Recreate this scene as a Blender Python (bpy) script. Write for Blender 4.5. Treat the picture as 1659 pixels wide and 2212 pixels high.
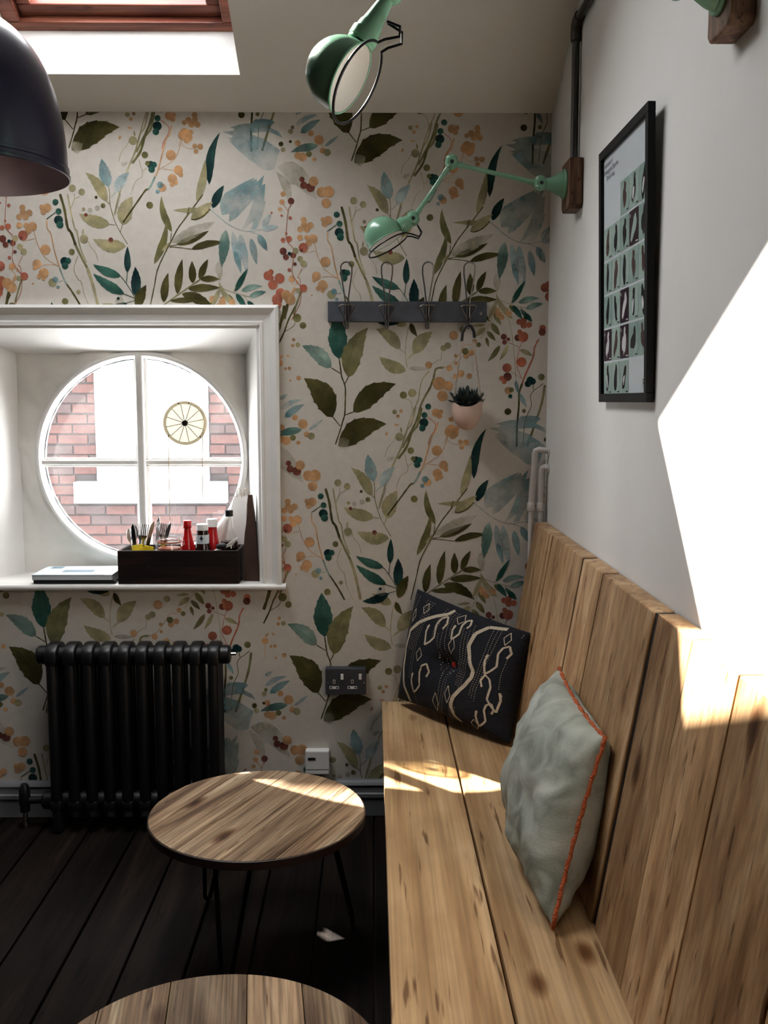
import bpy, bmesh, math, random
from math import sin, cos, pi, radians, sqrt, atan2, exp
from mathutils import Vector, Matrix, noise
random.seed(7)
S = bpy.context.scene
for o in list(bpy.data.objects): bpy.data.objects.remove(o)
COL = S.collection

# ------------------------------------------------------------------ camera
cam_d = bpy.data.cameras.new('camera')
cam_d.sensor_fit = 'VERTICAL'; cam_d.sensor_height = 36.0
cam_d.lens = 36.0 * 2100 / 2212
cam_d.clip_start = 0.02; cam_d.clip_end = 200
cam = bpy.data.objects.new('camera', cam_d); COL.objects.link(cam)
cam.location = (0.0, -3.23, 1.42)
cam.rotation_euler = (radians(90 - 6.52), 0, radians(-0.668))
S.camera = cam

# ------------------------------------------------------------------ sky, sun, exposure
SUN_DIR = Vector((0.876, -0.875, -1.0)).normalized()
w = bpy.data.worlds.new('sky'); S.world = w; w.use_nodes = True
nt = w.node_tree; nt.nodes.clear()
bg = nt.nodes.new('ShaderNodeBackground'); wo = nt.nodes.new('ShaderNodeOutputWorld')
bg.inputs['Color'].default_value = (0.96, 0.98, 1.0, 1); bg.inputs['Strength'].default_value = 9.0
nt.links.new(bg.outputs[0], wo.inputs[0])
sd = bpy.data.lights.new('sun', 'SUN'); sd.energy = 28.0; sd.angle = radians(0.6); sd.color = (1.0, 0.95, 0.87)
sun = bpy.data.objects.new('sun', sd); COL.objects.link(sun)
sun.rotation_euler = SUN_DIR.to_track_quat('-Z', 'Y').to_euler(); sun.location = (-4, 4, 8)
def portal(name, loc, normal_to, sx, sy):
    d = bpy.data.lights.new(name, 'AREA'); d.shape = 'RECTANGLE'; d.size = sx; d.size_y = sy
    d.cycles.is_portal = True
    o = bpy.data.objects.new(name, d); COL.objects.link(o); o.location = loc
    o.rotation_euler = Vector(normal_to).to_track_quat('-Z', 'Y').to_euler()
    return o
S.view_settings.view_transform = 'Standard'; S.view_settings.look = 'None'
S.view_settings.exposure = 1.06; S.view_settings.gamma = 1.0; S.view_settings.use_curve_mapping = False
S.cycles.max_bounces = 8; S.cycles.diffuse_bounces = 4; S.cycles.glossy_bounces = 3
S.cycles.transparent_max_bounces = 14; S.cycles.sample_clamp_indirect = 6.0
S.cycles.use_denoising = True; S.cycles.use_adaptive_sampling = True; S.cycles.adaptive_threshold = 0.05
S.cycles.caustics_reflective = False; S.cycles.caustics_refractive = False

# ------------------------------------------------------------------ helpers
def lin(c):
    c = c / 255.0
    return c / 12.92 if c <= 0.04045 else ((c + 0.055) / 1.055) ** 2.4
def rgb(r, g, b): return (lin(r), lin(g), lin(b), 1.0)
ORG = {}
class MB:
    def __init__(s): s.v = []; s.f = []; s.c = []
    def add(s, vs, fs):
        n = len(s.v); s.v += [Vector(v) for v in vs]; s.f += [tuple(i + n for i in f) for f in fs]; return s
    def box(s, x0, x1, y0, y1, z0, z1):
        return s.add([(x0,y0,z0),(x1,y0,z0),(x1,y1,z0),(x0,y1,z0),(x0,y0,z1),(x1,y0,z1),(x1,y1,z1),(x0,y1,z1)],
            [(0,3,2,1),(4,5,6,7),(0,1,5,4),(1,2,6,5),(2,3,7,6),(3,0,4,7)])
    def obox(s, c, ax, ay, az):
        c, ax, ay, az = map(Vector, (c, ax, ay, az)); vs = []
        for k in (-1, 1):
            for i, j in ((-1,-1),(1,-1),(1,1),(-1,1)): vs.append(c + ax*i + ay*j + az*k)
        return s.add(vs, [(0,3,2,1),(4,5,6,7),(0,1,5,4),(1,2,6,5),(2,3,7,6),(3,0,4,7)])
    def prism(s, poly, d):
        n = len(poly); d = Vector(d); vs = [Vector(p) for p in poly] + [Vector(p) + d for p in poly]
        fs = [tuple(range(n))[::-1], tuple(range(n, 2*n))] + [(i, (i+1) % n, n + (i+1) % n, n + i) for i in range(n)]
        return s.add(vs, fs)
    def tube(s, path, r, seg=10, closed=False, cap=True):
        P = [Vector(p) for p in path]; n = len(P)
        R = r if isinstance(r, (list, tuple)) else [r]*n
        T = []
        for i in range(n):
            a = P[i-1] if (i > 0 or closed) else P[i]; b = P[(i+1) % n] if (i < n-1 or closed) else P[i]
            T.append((b - a).normalized())
        u = T[0].orthogonal().normalized(); vs = []
        for i in range(n):
            u = (u - T[i]*u.dot(T[i]))
            u = u.normalized() if u.length > 1e-6 else T[i].orthogonal().normalized()
            v = T[i].cross(u)
            for k in range(seg):
                a = 2*pi*k/seg; vs.append(P[i] + (u*cos(a) + v*sin(a))*R[i])
        fs = []
        for i in range(n if closed else n-1):
            j = (i+1) % n
            for k in range(seg):
                l = (k+1) % seg; fs.append((i*seg+k, i*seg+l, j*seg+l, j*seg+k))
        if cap and not closed:
            fs.append(tuple(range(seg))[::-1]); fs.append(tuple((n-1)*seg + k for k in range(seg)))
        return s.add(vs, fs)
    def lathe(s, o, axis, prof, seg=28):
        o = Vector(o); ax = Vector(axis).normalized(); u = ax.orthogonal().normalized(); v = ax.cross(u); vs = []; n = len(prof)
        for (h, r) in prof:
            for k in range(seg):
                a = 2*pi*k/seg; vs.append(o + ax*h + (u*cos(a) + v*sin(a))*max(r, 1e-5))
        fs = [(i*seg+k, i*seg+(k+1) % seg, (i+1)*seg+(k+1) % seg, (i+1)*seg+k) for i in range(n-1) for k in range(seg)]
        if prof[0][1] > 1e-4: fs.append(tuple(range(seg))[::-1])
        if prof[-1][1] > 1e-4: fs.append(tuple((n-1)*seg+k for k in range(seg)))
        return s.add(vs, fs)
    def build(s, name, mat, parent=None, smooth=False, bevel=0.0, org=None, seg=2):
        if org is None:
            if parent is not None: org = ORG[parent.name]
            else:
                xs = [v.x for v in s.v]; ys = [v.y for v in s.v]; zs = [v.z for v in s.v]
                org = Vector(((min(xs)+max(xs))/2, (min(ys)+max(ys))/2, min(zs)))
        org = Vector(org); me = bpy.data.meshes.new(name)
        me.from_pydata([tuple(v - org) for v in s.v], [], s.f)
        bm = bmesh.new(); bm.from_mesh(me); bmesh.ops.recalc_face_normals(bm, faces=bm.faces[:])
        if bevel > 0:
            es = [e for e in bm.edges if len(e.link_faces) == 2 and e.calc_face_angle(0) > 0.6]
            bmesh.ops.bevel(bm, geom=es, offset=bevel, segments=seg, affect='EDGES', profile=0.5, clamp_overlap=True)
        bm.to_mesh(me); bm.free()
        me.materials.append(mat)
        if smooth:
            for p in me.polygons: p.use_smooth = True
            if smooth != 'all': me.set_sharp_from_angle(angle=radians(38))
        o = bpy.data.objects.new(name, me); COL.objects.link(o)
        if parent is not None:
            o.parent = parent; o.location = org - ORG[parent.name]
        else: o.location = org
        ORG[o.name] = org
        return o
def tag(o, label, cat, group=None):
    o['label'] = label; o['category'] = cat
    if group: o['group'] = group
    return o
def struct(o): o['kind'] = 'structure'; return o
def empty(name, loc):
    o = bpy.data.objects.new(name, None); COL.objects.link(o); o.location = loc; o.empty_display_size = 0.05
    ORG[o.name] = Vector(loc); return o
def thing(name, label, cat, loc, group=None): return tag(empty(name, loc), label, cat, group)

# ------------------------------------------------------------------ materials
def newmat(name):
    m = bpy.data.materials.new(name); m.use_nodes = True; n = m.node_tree.nodes; n.clear()
    out = n.new('ShaderNodeOutputMaterial'); return m, m.node_tree, out
def N(nt, t, **kw):
    n = nt.nodes.new(t)
    for k, v in kw.items():
        if hasattr(n, k): setattr(n, k, v)
        else: n.inputs[k].default_value = v
    return n
def ramp(nt, fac, stops):
    r = nt.nodes.new('ShaderNodeValToRGB'); e = r.color_ramp.elements
    while len(e) < len(stops): e.new(0.5)
    for i, (p, c) in enumerate(stops): e[i].position = p; e[i].color = c
    nt.links.new(fac, r.inputs[0]); return r.outputs[0]
def mixc(nt, fac, a, b, mode='MIX'):
    m = nt.nodes.new('ShaderNodeMix'); m.data_type = 'RGBA'; m.blend_type = mode
    for i, x in ((0, fac), (6, a), (7, b)):
        if hasattr(x, 'is_output'): nt.links.new(x, m.inputs[i])
        else: m.inputs[i].default_value = x
    return m.outputs[2]
def plain(name, col, rough=0.5, metal=0.0, var=0.12, scale=8.0, bump=0.0, bscale=60.0, spec=0.5):
    m, t, out = newmat(name)
    p = N(t, 'ShaderNodeBsdfPrincipled'); p.inputs['Roughness'].default_value = rough; p.inputs['Metallic'].default_value = metal
    p.inputs['Specular IOR Level'].default_value = spec
    tc = N(t, 'ShaderNodeTexCoord'); nz = N(t, 'ShaderNodeTexNoise'); nz.inputs['Scale'].default_value = scale; nz.inputs['Detail'].default_value = 5
    t.links.new(tc.outputs['Object'], nz.inputs['Vector'])
    d = tuple(c*(1-var) for c in col[:3]) + (1,); l = tuple(min(1, c*(1+var)) for c in col[:3]) + (1,)
    c = ramp(t, nz.outputs['Fac'], [(0.3, d), (0.7, l)]); t.links.new(c, p.inputs['Base Color'])
    if bump > 0:
        n2 = N(t, 'ShaderNodeTexNoise'); n2.inputs['Scale'].default_value = bscale; n2.inputs['Detail'].default_value = 4
        t.links.new(tc.outputs['Object'], n2.inputs['Vector'])
        b = N(t, 'ShaderNodeBump'); b.inputs['Strength'].default_value = bump; b.inputs['Distance'].default_value = 0.01
        t.links.new(n2.outputs['Fac'], b.inputs['Height']); t.links.new(b.outputs[0], p.inputs['Normal'])
    t.links.new(p.outputs[0], out.inputs[0]); return m
def wood(name, dark, mid, light, axis=1, along=0.9, across=9.0, fine=110.0, rough=0.55, knots=0.8, contrast=(0.30, 0.5, 0.72), bump=0.25, vary=0.35, fin=0.5, spec=0.3):
    m, t, out = newmat(name); L = t.links.new
    p = N(t, 'ShaderNodeBsdfPrincipled'); p.inputs['Roughness'].default_value = rough; p.inputs['Specular IOR Level'].default_value = spec
    tc = N(t, 'ShaderNodeTexCoord'); oi = N(t, 'ShaderNodeObjectInfo')
    mu = N(t, 'ShaderNodeMath', operation='MULTIPLY'); mu.inputs[1].default_value = 41.0; L(oi.outputs['Random'], mu.inputs[0])
    ad = N(t, 'ShaderNodeVectorMath', operation='ADD'); L(tc.outputs['Object'], ad.inputs[0]); L(mu.outputs[0], ad.inputs[1])
    def mapped(al, ac):
        mp = N(t, 'ShaderNodeMapping'); sc = [ac]*3; sc[axis] = al; mp.inputs['Scale'].default_value = sc; L(ad.outputs[0], mp.inputs[0]); return mp.outputs[0]
    n1 = N(t, 'ShaderNodeTexNoise'); n1.inputs['Scale'].default_value = 1.0; n1.inputs['Detail'].default_value = 6; n1.inputs['Distortion'].default_value = 1.4
    L(mapped(along, across), n1.inputs['Vector'])
    c = ramp(t, n1.outputs['Fac'], [(contrast[0], dark), (contrast[1], mid), (contrast[2], light)])
    n2 = N(t, 'ShaderNodeTexNoise'); n2.inputs['Scale'].default_value = 1.0; n2.inputs['Detail'].default_value = 3; n2.inputs['Distortion'].default_value = 0.5
    L(mapped(along*2.2, fine), n2.inputs['Vector'])
    g = ramp(t, n2.outputs['Fac'], [(0.35, (1-fin, 1-fin, 1-fin, 1)), (0.6, (1, 1, 1, 1))])
    c = mixc(t, 0.75, c, g, 'MULTIPLY')
    ns = N(t, 'ShaderNodeTexNoise'); ns.inputs['Scale'].default_value = 1.0; ns.inputs['Detail'].default_value = 2
    L(mapped(along*7, fine*0.6), ns.inputs['Vector'])
    c = mixc(t, 0.8, c, ramp(t, ns.outputs['Fac'], [(0.295, (0.26, 0.18, 0.13, 1)), (0.36, (1, 1, 1, 1))]), 'MULTIPLY')
    # cloudy wear across the board
    n3 = N(t, 'ShaderNodeTexNoise'); n3.inputs['Scale'].default_value = 1.0; n3.inputs['Detail'].default_value = 4
    L(mapped(3.0, 6.0), n3.inputs['Vector'])
    cl = ramp(t, n3.outputs['Fac'], [(0.36, (0.62, 0.58, 0.55, 1)), (0.6, (1, 1, 1, 1))]); c = mixc(t, 0.65, c, cl, 'MULTIPLY')
    if knots > 0:
        vo = N(t, 'ShaderNodeTexVoronoi'); vo.inputs['Scale'].default_value = 1.0; L(mapped(4.2, 9.5), vo.inputs['Vector'])
        n4 = N(t, 'ShaderNodeTexNoise'); n4.inputs['Scale'].default_value = 30.0; L(ad.outputs[0], n4.inputs['Vector'])
        k = ramp(t, vo.outputs['Distance'], [(0.04, (0.12, 0.08, 0.06, 1)), (0.12, (0.35, 0.24, 0.16, 1)), (0.24, (1, 1, 1, 1))])
        sp = N(t, 'ShaderNodeSeparateColor'); L(vo.outputs['Color'], sp.inputs[0])
        gt = N(t, 'ShaderNodeMath', operation='GREATER_THAN'); gt.inputs[1].default_value = knots; L(sp.outputs[0], gt.inputs[0])
        c = mixc(t, gt.outputs[0], c, mixc(t, 1.0, c, k, 'MULTIPLY'))
    if vary > 0:
        mr = N(t, 'ShaderNodeMapRange'); mr.inputs['To Min'].default_value = 1 - vary; mr.inputs['To Max'].default_value = 1 + vary*0.4; L(oi.outputs['Random'], mr.inputs['Value'])
        hs = N(t, 'ShaderNodeHueSaturation'); L(mr.outputs[0], hs.inputs['Value']); L(c, hs.inputs['Color']); c = hs.outputs[0]
    L(c, p.inputs['Base Color'])
    b = N(t, 'ShaderNodeBump'); b.inputs['Strength'].default_value = bump; b.inputs['Distance'].default_value = 0.003
    L(n2.outputs['Fac'], b.inputs['Height']); L(b.outputs[0], p.inputs['Normal'])
    L(p.outputs[0], out.inputs[0]); return m
def glassy(name, tint=(1, 1, 1, 1), gloss=0.07, haze=0.0, hazecol=(0.9, 0.92, 0.95, 1)):
    m, t, out = newmat(name); L = t.links.new
    tr = N(t, 'ShaderNodeBsdfTransparent'); tr.inputs[0].default_value = tint
    gl = N(t, 'ShaderNodeBsdfGlossy'); gl.inputs['Roughness'].default_value = 0.05
    mx = N(t, 'ShaderNodeMixShader'); mx.inputs[0].default_value = gloss; L(tr.outputs[0], mx.inputs[1]); L(gl.outputs[0], mx.inputs[2]); last = mx
    if haze > 0:
        tl = N(t, 'ShaderNodeBsdfTranslucent'); tl.inputs[0].default_value = hazecol
        tc = N(t, 'ShaderNodeTexCoord'); nz = N(t, 'ShaderNodeTexNoise'); nz.inputs['Scale'].default_value = 9.0; nz.inputs['Detail'].default_value = 6; nz.inputs['Roughness'].default_value = 0.7
        L(tc.outputs['Object'], nz.inputs['Vector'])
        mr = N(t, 'ShaderNodeMapRange'); mr.inputs['From Min'].default_value = 0.4; mr.inputs['From Max'].default_value = 0.75; mr.inputs['To Min'].default_value = haze*0.5; mr.inputs['To Max'].default_value = haze*1.8
        L(nz.outputs['Fac'], mr.inputs['Value'])
        m2 = N(t, 'ShaderNodeMixShader'); L(mr.outputs[0], m2.inputs[0]); L(mx.outputs[0], m2.inputs[1]); L(tl.outputs[0], m2.inputs[2]); last = m2
    L(last.outputs[0], out.inputs[0]); return m
def printed(name, alpha=True, rough=0.8):
    """flat print: colour from the layer's own colour attribute, watercolour granulation from noise"""
    m, t, out = newmat(name); L = t.links.new
    at = N(t, 'ShaderNodeVertexColor'); at.layer_name = 'ink'
    tc = N(t, 'ShaderNodeTexCoord'); n1 = N(t, 'ShaderNodeTexNoise'); n1.inputs['Scale'].default_value = 17.0; n1.inputs['Detail'].default_value = 6; n1.inputs['Roughness'].default_value = 0.65
    L(tc.outputs['Object'], n1.inputs['Vector'])
    v = ramp(t, n1.outputs['Fac'], [(0.30, (0.50, 0.54, 0.58, 1)), (0.50, (1, 1, 1, 1)), (0.70, (1.7, 1.6, 1.5, 1))])
    c = mixc(t, 0.8 if alpha else 0.35, at.outputs['Color'], v, 'MULTIPLY')
    d = N(t, 'ShaderNodeBsdfDiffuse'); L(c, d.inputs['Color'])
    if alpha:
        tr = N(t, 'ShaderNodeBsdfTransparent'); mx = N(t, 'ShaderNodeMixShader')
        n2 = N(t, 'ShaderNodeTexNoise'); n2.inputs['Scale'].default_value = 14.0; n2.inputs['Detail'].default_value = 8; n2.inputs['Roughness'].default_value = 0.6; L(tc.outputs['Object'], n2.inputs['Vector'])
        mr = N(t, 'ShaderNodeMapRange'); mr.inputs['From Min'].default_value = 0.35; mr.inputs['From Max'].default_value = 0.62; mr.inputs['To Min'].default_value = 1.04; mr.inputs['To Max'].default_value = 0.62
        L(n2.outputs['Fac'], mr.inputs['Value'])
        ex = N(t, 'ShaderNodeMapRange'); ex.inputs['From Min'].default_value = 0.95; ex.inputs['From Max'].default_value = 0.6; ex.inputs['To Min'].default_value = 0.15; ex.inputs['To Max'].default_value = 2.6
        L(at.outputs['Alpha'], ex.inputs['Value'])
        pw = N(t, 'ShaderNodeMath', operation='POWER'); L(mr.outputs[0], pw.inputs[0]); L(ex.outputs[0], pw.inputs[1])
        mu = N(t, 'ShaderNodeMath', operation='MULTIPLY', use_clamp=True); L(at.outputs['Alpha'], mu.inputs[0]); L(pw.outputs[0], mu.inputs[1])
        L(mu.outputs[0], mx.inputs[0]); L(tr.outputs[0], mx.inputs[1]); L(d.outputs[0], mx.inputs[2]); L(mx.outputs[0], out.inputs[0])
    else: L(d.outputs[0], out.inputs[0])
    return m
M = {}
M['paint'] = plain('white_wall_paint', (0.74, 0.725, 0.70, 1), 0.75, var=0.03, scale=3, bump=0.08, bscale=25)
M['ceil'] = plain('ceiling_paint', (0.80, 0.76, 0.70, 1), 0.85, var=0.03, scale=2, bump=0.05)
M['paper'] = plain('wallpaper_ground', (0.545, 0.505, 0.45, 1), 0.8, var=0.05, scale=40, bump=0.05, bscale=200)
M['ink'] = printed('wallpaper_ink')
M['flatprint'] = printed('poster_ink', alpha=False)
M['gloss_white'] = plain('gloss_white_paint', (0.78, 0.765, 0.74, 1), 0.35, var=0.04, bump=0.06, bscale=30)
M['plaster'] = plain('rough_painted_plaster', (0.82, 0.79, 0.74, 1), 0.6, var=0.05, bump=0.7, bscale=9)
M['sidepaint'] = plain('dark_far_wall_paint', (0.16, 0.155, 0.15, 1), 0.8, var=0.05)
M['skirt'] = plain('skirting_paint', (0.17, 0.175, 0.185, 1), 0.45, var=0.05)
M['pane'] = glassy('dirty_window_glass', haze=0.012)
M['roofpane'] = glassy('roof_window_glass', gloss=0.05)
M['clear'] = glassy('clear_glass', (0.95, 0.97, 0.96, 1), 0.10)
M['velux'] = wood('varnished_pine_red', rgb(90, 46, 40), rgb(130, 74, 58), rgb(164, 106, 84), axis=0, along=1.2, across=14, rough=0.3, knots=0, vary=0)
M['floor'] = wood('dark_worn_floorboard', rgb(16, 12, 10), rgb(30, 22, 17), rgb(52, 40, 33), axis=1, along=0.8, across=10, rough=0.65, knots=0.86, vary=0.35, spec=0.12)
M['seat'] = wood('waxed_pine_seat', rgb(152, 114, 76), rgb(200, 164, 120), rgb(224, 192, 150), axis=1, along=0.7, across=8, rough=0.42, knots=0.72, vary=0.12, contrast=(0.24, 0.5, 0.76), fin=0.35)
M['back'] = wood('waxed_pine_backboard', rgb(150, 108, 70), rgb(200, 160, 116), rgb(230, 198, 156), axis=2, along=0.9, across=13, rough=0.45, knots=0.76, vary=0.28, contrast=(0.26, 0.5, 0.74), fin=0.4)
M['tabletop'] = wood('reclaimed_tabletop', rgb(96, 68, 48), rgb(178, 148, 116), rgb(226, 202, 168), axis=1, along=1.3, across=15, fine=190, rough=0.42, knots=0.80, contrast=(0.28, 0.50, 0.74), bump=0.6, vary=0.45, fin=0.7)
M['tableedge'] = plain('dark_table_edge', rgb(40, 26, 18), 0.5)
M['block'] = wood('stained_mount_block', rgb(72, 48, 34), rgb(114, 82, 60), rgb(146, 112, 84), axis=2, along=4, across=30, knots=0, vary=0.1)
M['crate'] = wood('dark_crate_wood', rgb(14, 8, 6), rgb(30, 18, 13), rgb(50, 30, 20), axis=0, along=2, across=24, knots=0, vary=0.1)
M['green'] = plain('mint_green_enamel', rgb(106, 148, 122), 0.22, var=0.05, scale=20)
M['inner'] = plain('white_reflector_enamel', (0.78, 0.77, 0.74, 1), 0.35, var=0.02)
M['wire'] = plain('black_wire', rgb(14, 14, 18), 0.35, 0.6)
M['steel'] = plain('dark_steel_wire', rgb(120, 116, 112), 0.32, 0.9)
M['slate'] = plain('slate_blue_rail', rgb(66, 69, 77), 0.6, var=0.2, scale=30, bump=0.15)
M['conduit'] = plain('galvanised_conduit', rgb(74, 72, 70), 0.38, 0.8)
M['black'] = plain('black_frame_lacquer', rgb(9, 10, 12), 0.55, spec=0.2)
M['navy'] = plain('dark_navy_enamel', rgb(22, 22, 42), 0.28, var=0.08)
M['navy_in'] = plain('grey_shade_lining', rgb(196, 180, 186), 0.6)
M['rad'] = plain('black_radiator_enamel', rgb(15, 16, 19), 0.42)
M['chrome'] = plain('chrome', (0.8, 0.8, 0.8, 1), 0.12, 1.0, var=0.02)
M['pipe'] = plain('painted_pipe', (0.56, 0.53, 0.51, 1), 0.5, var=0.06)
M['plate'] = plain('brushed_socket_plate', rgb(72, 76, 84), 0.4, 0.5)
M['white'] = plain('white_plastic', (0.78, 0.78, 0.77, 1), 0.4, var=0.03)
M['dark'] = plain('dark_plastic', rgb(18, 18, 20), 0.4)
M['pot'] = plain('blush_ceramic', rgb(206, 178, 162), 0.6, var=0.05)
M['succ'] = plain('dark_succulent', rgb(22, 40, 36), 0.45, var=0.3, scale=40)
M['cord'] = plain('twisted_cotton_cord', rgb(188, 170, 150), 0.9, bump=0.6, bscale=300)
m, t, out = newmat('grey_green_linen'); p = N(t, 'ShaderNodeBsdfPrincipled'); p.inputs['Roughness'].default_value = 0.92; p.inputs['Specular IOR Level'].default_value = 0.15
tc = N(t, 'ShaderNodeTexCoord'); n1 = N(t, 'ShaderNodeTexNoise'); n1.inputs['Scale'].default_value = 9.0; n1.inputs['Detail'].default_value = 7; n1.inputs['Distortion'].default_value = 1.2
t.links.new(tc.outputs['Object'], n1.inputs['Vector'])
t.links.new(ramp(t, n1.outputs['Fac'], [(0.32, rgb(120, 125, 116)), (0.5, rgb(158, 162, 152)), (0.68, rgb(180, 183, 174))]), p.inputs['Base Color'])
n2 = N(t, 'ShaderNodeTexNoise'); n2.noise_type = 'RIDGED_MULTIFRACTAL'; n2.inputs['Scale'].default_value = 7.0; n2.inputs['Detail'].default_value = 3; n2.inputs['Distortion'].default_value = 0.9
t.links.new(tc.outputs['Object'], n2.inputs['Vector'])
b1 = N(t, 'ShaderNodeBump'); b1.inputs['Strength'].default_value = 0.75; b1.inputs['Distance'].default_value = 0.016; t.links.new(n2.outputs['Fac'], b1.inputs['Height'])
n3 = N(t, 'ShaderNodeTexNoise'); n3.inputs['Scale'].default_value = 260.0; t.links.new(tc.outputs['Object'], n3.inputs['Vector'])
b2 = N(t, 'ShaderNodeBump'); b2.inputs['Strength'].default_value = 0.25; b2.inputs['Distance'].default_value = 0.003; t.links.new(n3.outputs['Fac'], b2.inputs['Height']); t.links.new(b1.outputs[0], b2.inputs['Normal'])
t.links.new(b2.outputs[0], p.inputs['Normal']); t.links.new(p.outputs[0], out.inputs[0]); M['linen'] = m
M['orange'] = plain('orange_crochet', rgb(186, 92, 50), 0.85, var=0.25, scale=120, bump=0.8, bscale=200)
M['navycloth'] = plain('navy_woven_cotton', rgb(15, 18, 28), 0.95, var=0.3, scale=80, bump=0.4, bscale=250)
M['thread'] = plain('cream_embroidery', rgb(196, 182, 160), 0.9, var=0.15, scale=120, bump=0.4, bscale=400)
M['red'] = plain('red_button', rgb(176, 22, 20), 0.7)
M['ketchup'] = plain('ketchup_red', rgb(176, 20, 22), 0.2)
M['sauce'] = plain('brown_sauce', rgb(36, 14, 8), 0.15)
M['label'] = plain('paper_label', rgb(196, 204, 208), 0.6, var=0.05)
M['bluelabel'] = plain('label_ink', rgb(24, 34, 60), 0.6)
M['yellow'] = plain('yellow_sachet', rgb(226, 196, 30), 0.5)
M['preserve'] = plain('orange_preserve', rgb(170, 84, 52), 0.4)
M['napkin'] = plain('white_napkin', (0.8, 0.78, 0.75, 1), 0.9, var=0.03)
M['kraft'] = plain('dark_brown_paper', rgb(58, 34, 22), 0.8, var=0.2, scale=20)
M['silver'] = plain('cutlery_steel', (0.62, 0.62, 0.62, 1), 0.18, 1.0, var=0.05)
M['mag'] = plain('magazine_paper', rgb(206, 218, 220), 0.5, var=0.06)
M['magdark'] = plain('dark_book_cover', rgb(24, 24, 28), 0.5)
M['magink'] = plain('grey_blue_ink', rgb(120, 140, 152), 0.5)
M['vent'] = glassy('yellowed_vent_plastic', (0.62, 0.60, 0.53, 1), 0.02)
M['ventlight'] = glassy('cream_vent_plastic', (0.40, 0.36, 0.28, 1), 0.03)
M['pull'] = glassy('white_translucent_plastic', (0.9, 0.9, 0.88, 1), 0.05, haze=0.4)
M['ventrim'] = plain('brown_spoke_plastic', rgb(150, 130, 96), 0.5)
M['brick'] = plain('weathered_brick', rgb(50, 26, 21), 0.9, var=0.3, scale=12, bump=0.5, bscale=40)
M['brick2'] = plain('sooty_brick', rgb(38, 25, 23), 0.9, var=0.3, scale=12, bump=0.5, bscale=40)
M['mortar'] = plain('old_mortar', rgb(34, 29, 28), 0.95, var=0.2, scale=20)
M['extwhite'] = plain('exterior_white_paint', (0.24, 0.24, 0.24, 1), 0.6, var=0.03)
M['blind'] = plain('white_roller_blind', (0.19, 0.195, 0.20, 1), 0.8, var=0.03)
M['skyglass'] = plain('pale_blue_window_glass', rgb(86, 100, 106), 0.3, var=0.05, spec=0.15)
# ------------------------------------------------------------------ room shell
XR, XL, YF = 0.576, -3.4, -5.8
TAN = 0.516; ZC0 = 2.335; YP = -2.9
def zc(y): return ZC0 - TAN*y if y >= YP else ZC0 - TAN*YP + TAN*(y - YP)
# floor: dark bed + boards running towards the window wall
fb = MB().box(XL, XR, YF, 0.02, -0.12, -0.024).build('floor', M['tableedge'], org=(0, 0, 0)); struct(fb)
BW = 0.1585; x = 0.031
n = 0
xs = [XR]
xx = 0.479
while xx > XL: xs.append(xx); xx -= BW
xs.append(XL)
for i in range(len(xs)-1):
    g = 0.0035
    MB().box(xs[i+1]+g, xs[i]-g, YF+0.01, -0.004, -0.022, random.uniform(-0.0025, 0.0)).build('floorboard', M['floor'], fb, bevel=0.002,
        org=((xs[i]+xs[i+1])/2, -1.5, 0))
# wall with the round window: rectangular splayed recess through it
OX0, OX1, OZ0, OZ1 = -1.345, -0.376, 0.812, 1.660      # front of the recess
IX0, IX1, IZ0, IZ1 = -1.238, -0.441, 0.822, 1.582      # back of the recess
YG = 0.20
wb = MB()
def wallrect(m, x0, x1, z0, z1): m.box(x0, x1, 0.0, 0.26, z0, z1)
wallrect(wb, XL, OX0, -0.1, 2.5); wallrect(wb, OX1, XR+0.12, -0.1, 2.5)
wallrect(wb, OX0, OX1, -0.1, OZ0-0.02); wallrect(wb, OX0, OX1, OZ1, 2.5)
wall_b = wb.build('wall_back', M['paper'], org=(0, 0, 0)); struct(wall_b)
# right, left and rear walls follow the roof slope
def gable(x0, x1):
    return MB().prism([(x0, 0.0, -0.1), (x0, 0.0, zc(0)+0.1), (x0, YP, zc(YP)+0.1), (x0, YF-0.02, zc(YF)+0.1), (x0, YF-0.02, -0.1)], (x1-x0, 0, 0))
wall_r = gable(XR, XR+0.12).build('wall_right', M['paint'], org=(XR, 0, 0)); struct(wall_r)
# dark sheet added out of view on the same wall to cut sun bounce
pn = MB().prism([(XR-0.012, -2.05, 1.03), (XR-0.012, -2.05, zc(-2.05)), (XR-0.012, YP, zc(YP)), (XR-0.012, YF, zc(YF)), (XR-0.012, YF, 1.03)], (0.012, 0, 0)).build('unseen_bounce_panel', M['sidepaint'], wall_r)
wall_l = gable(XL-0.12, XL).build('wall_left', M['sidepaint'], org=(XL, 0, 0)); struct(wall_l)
wall_f = MB().box(XL, XR, YF-0.12, YF, -0.1, 2.5).build('wall_front', M['sidepaint'], org=(0, YF, 0)); struct(wall_f)
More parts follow.
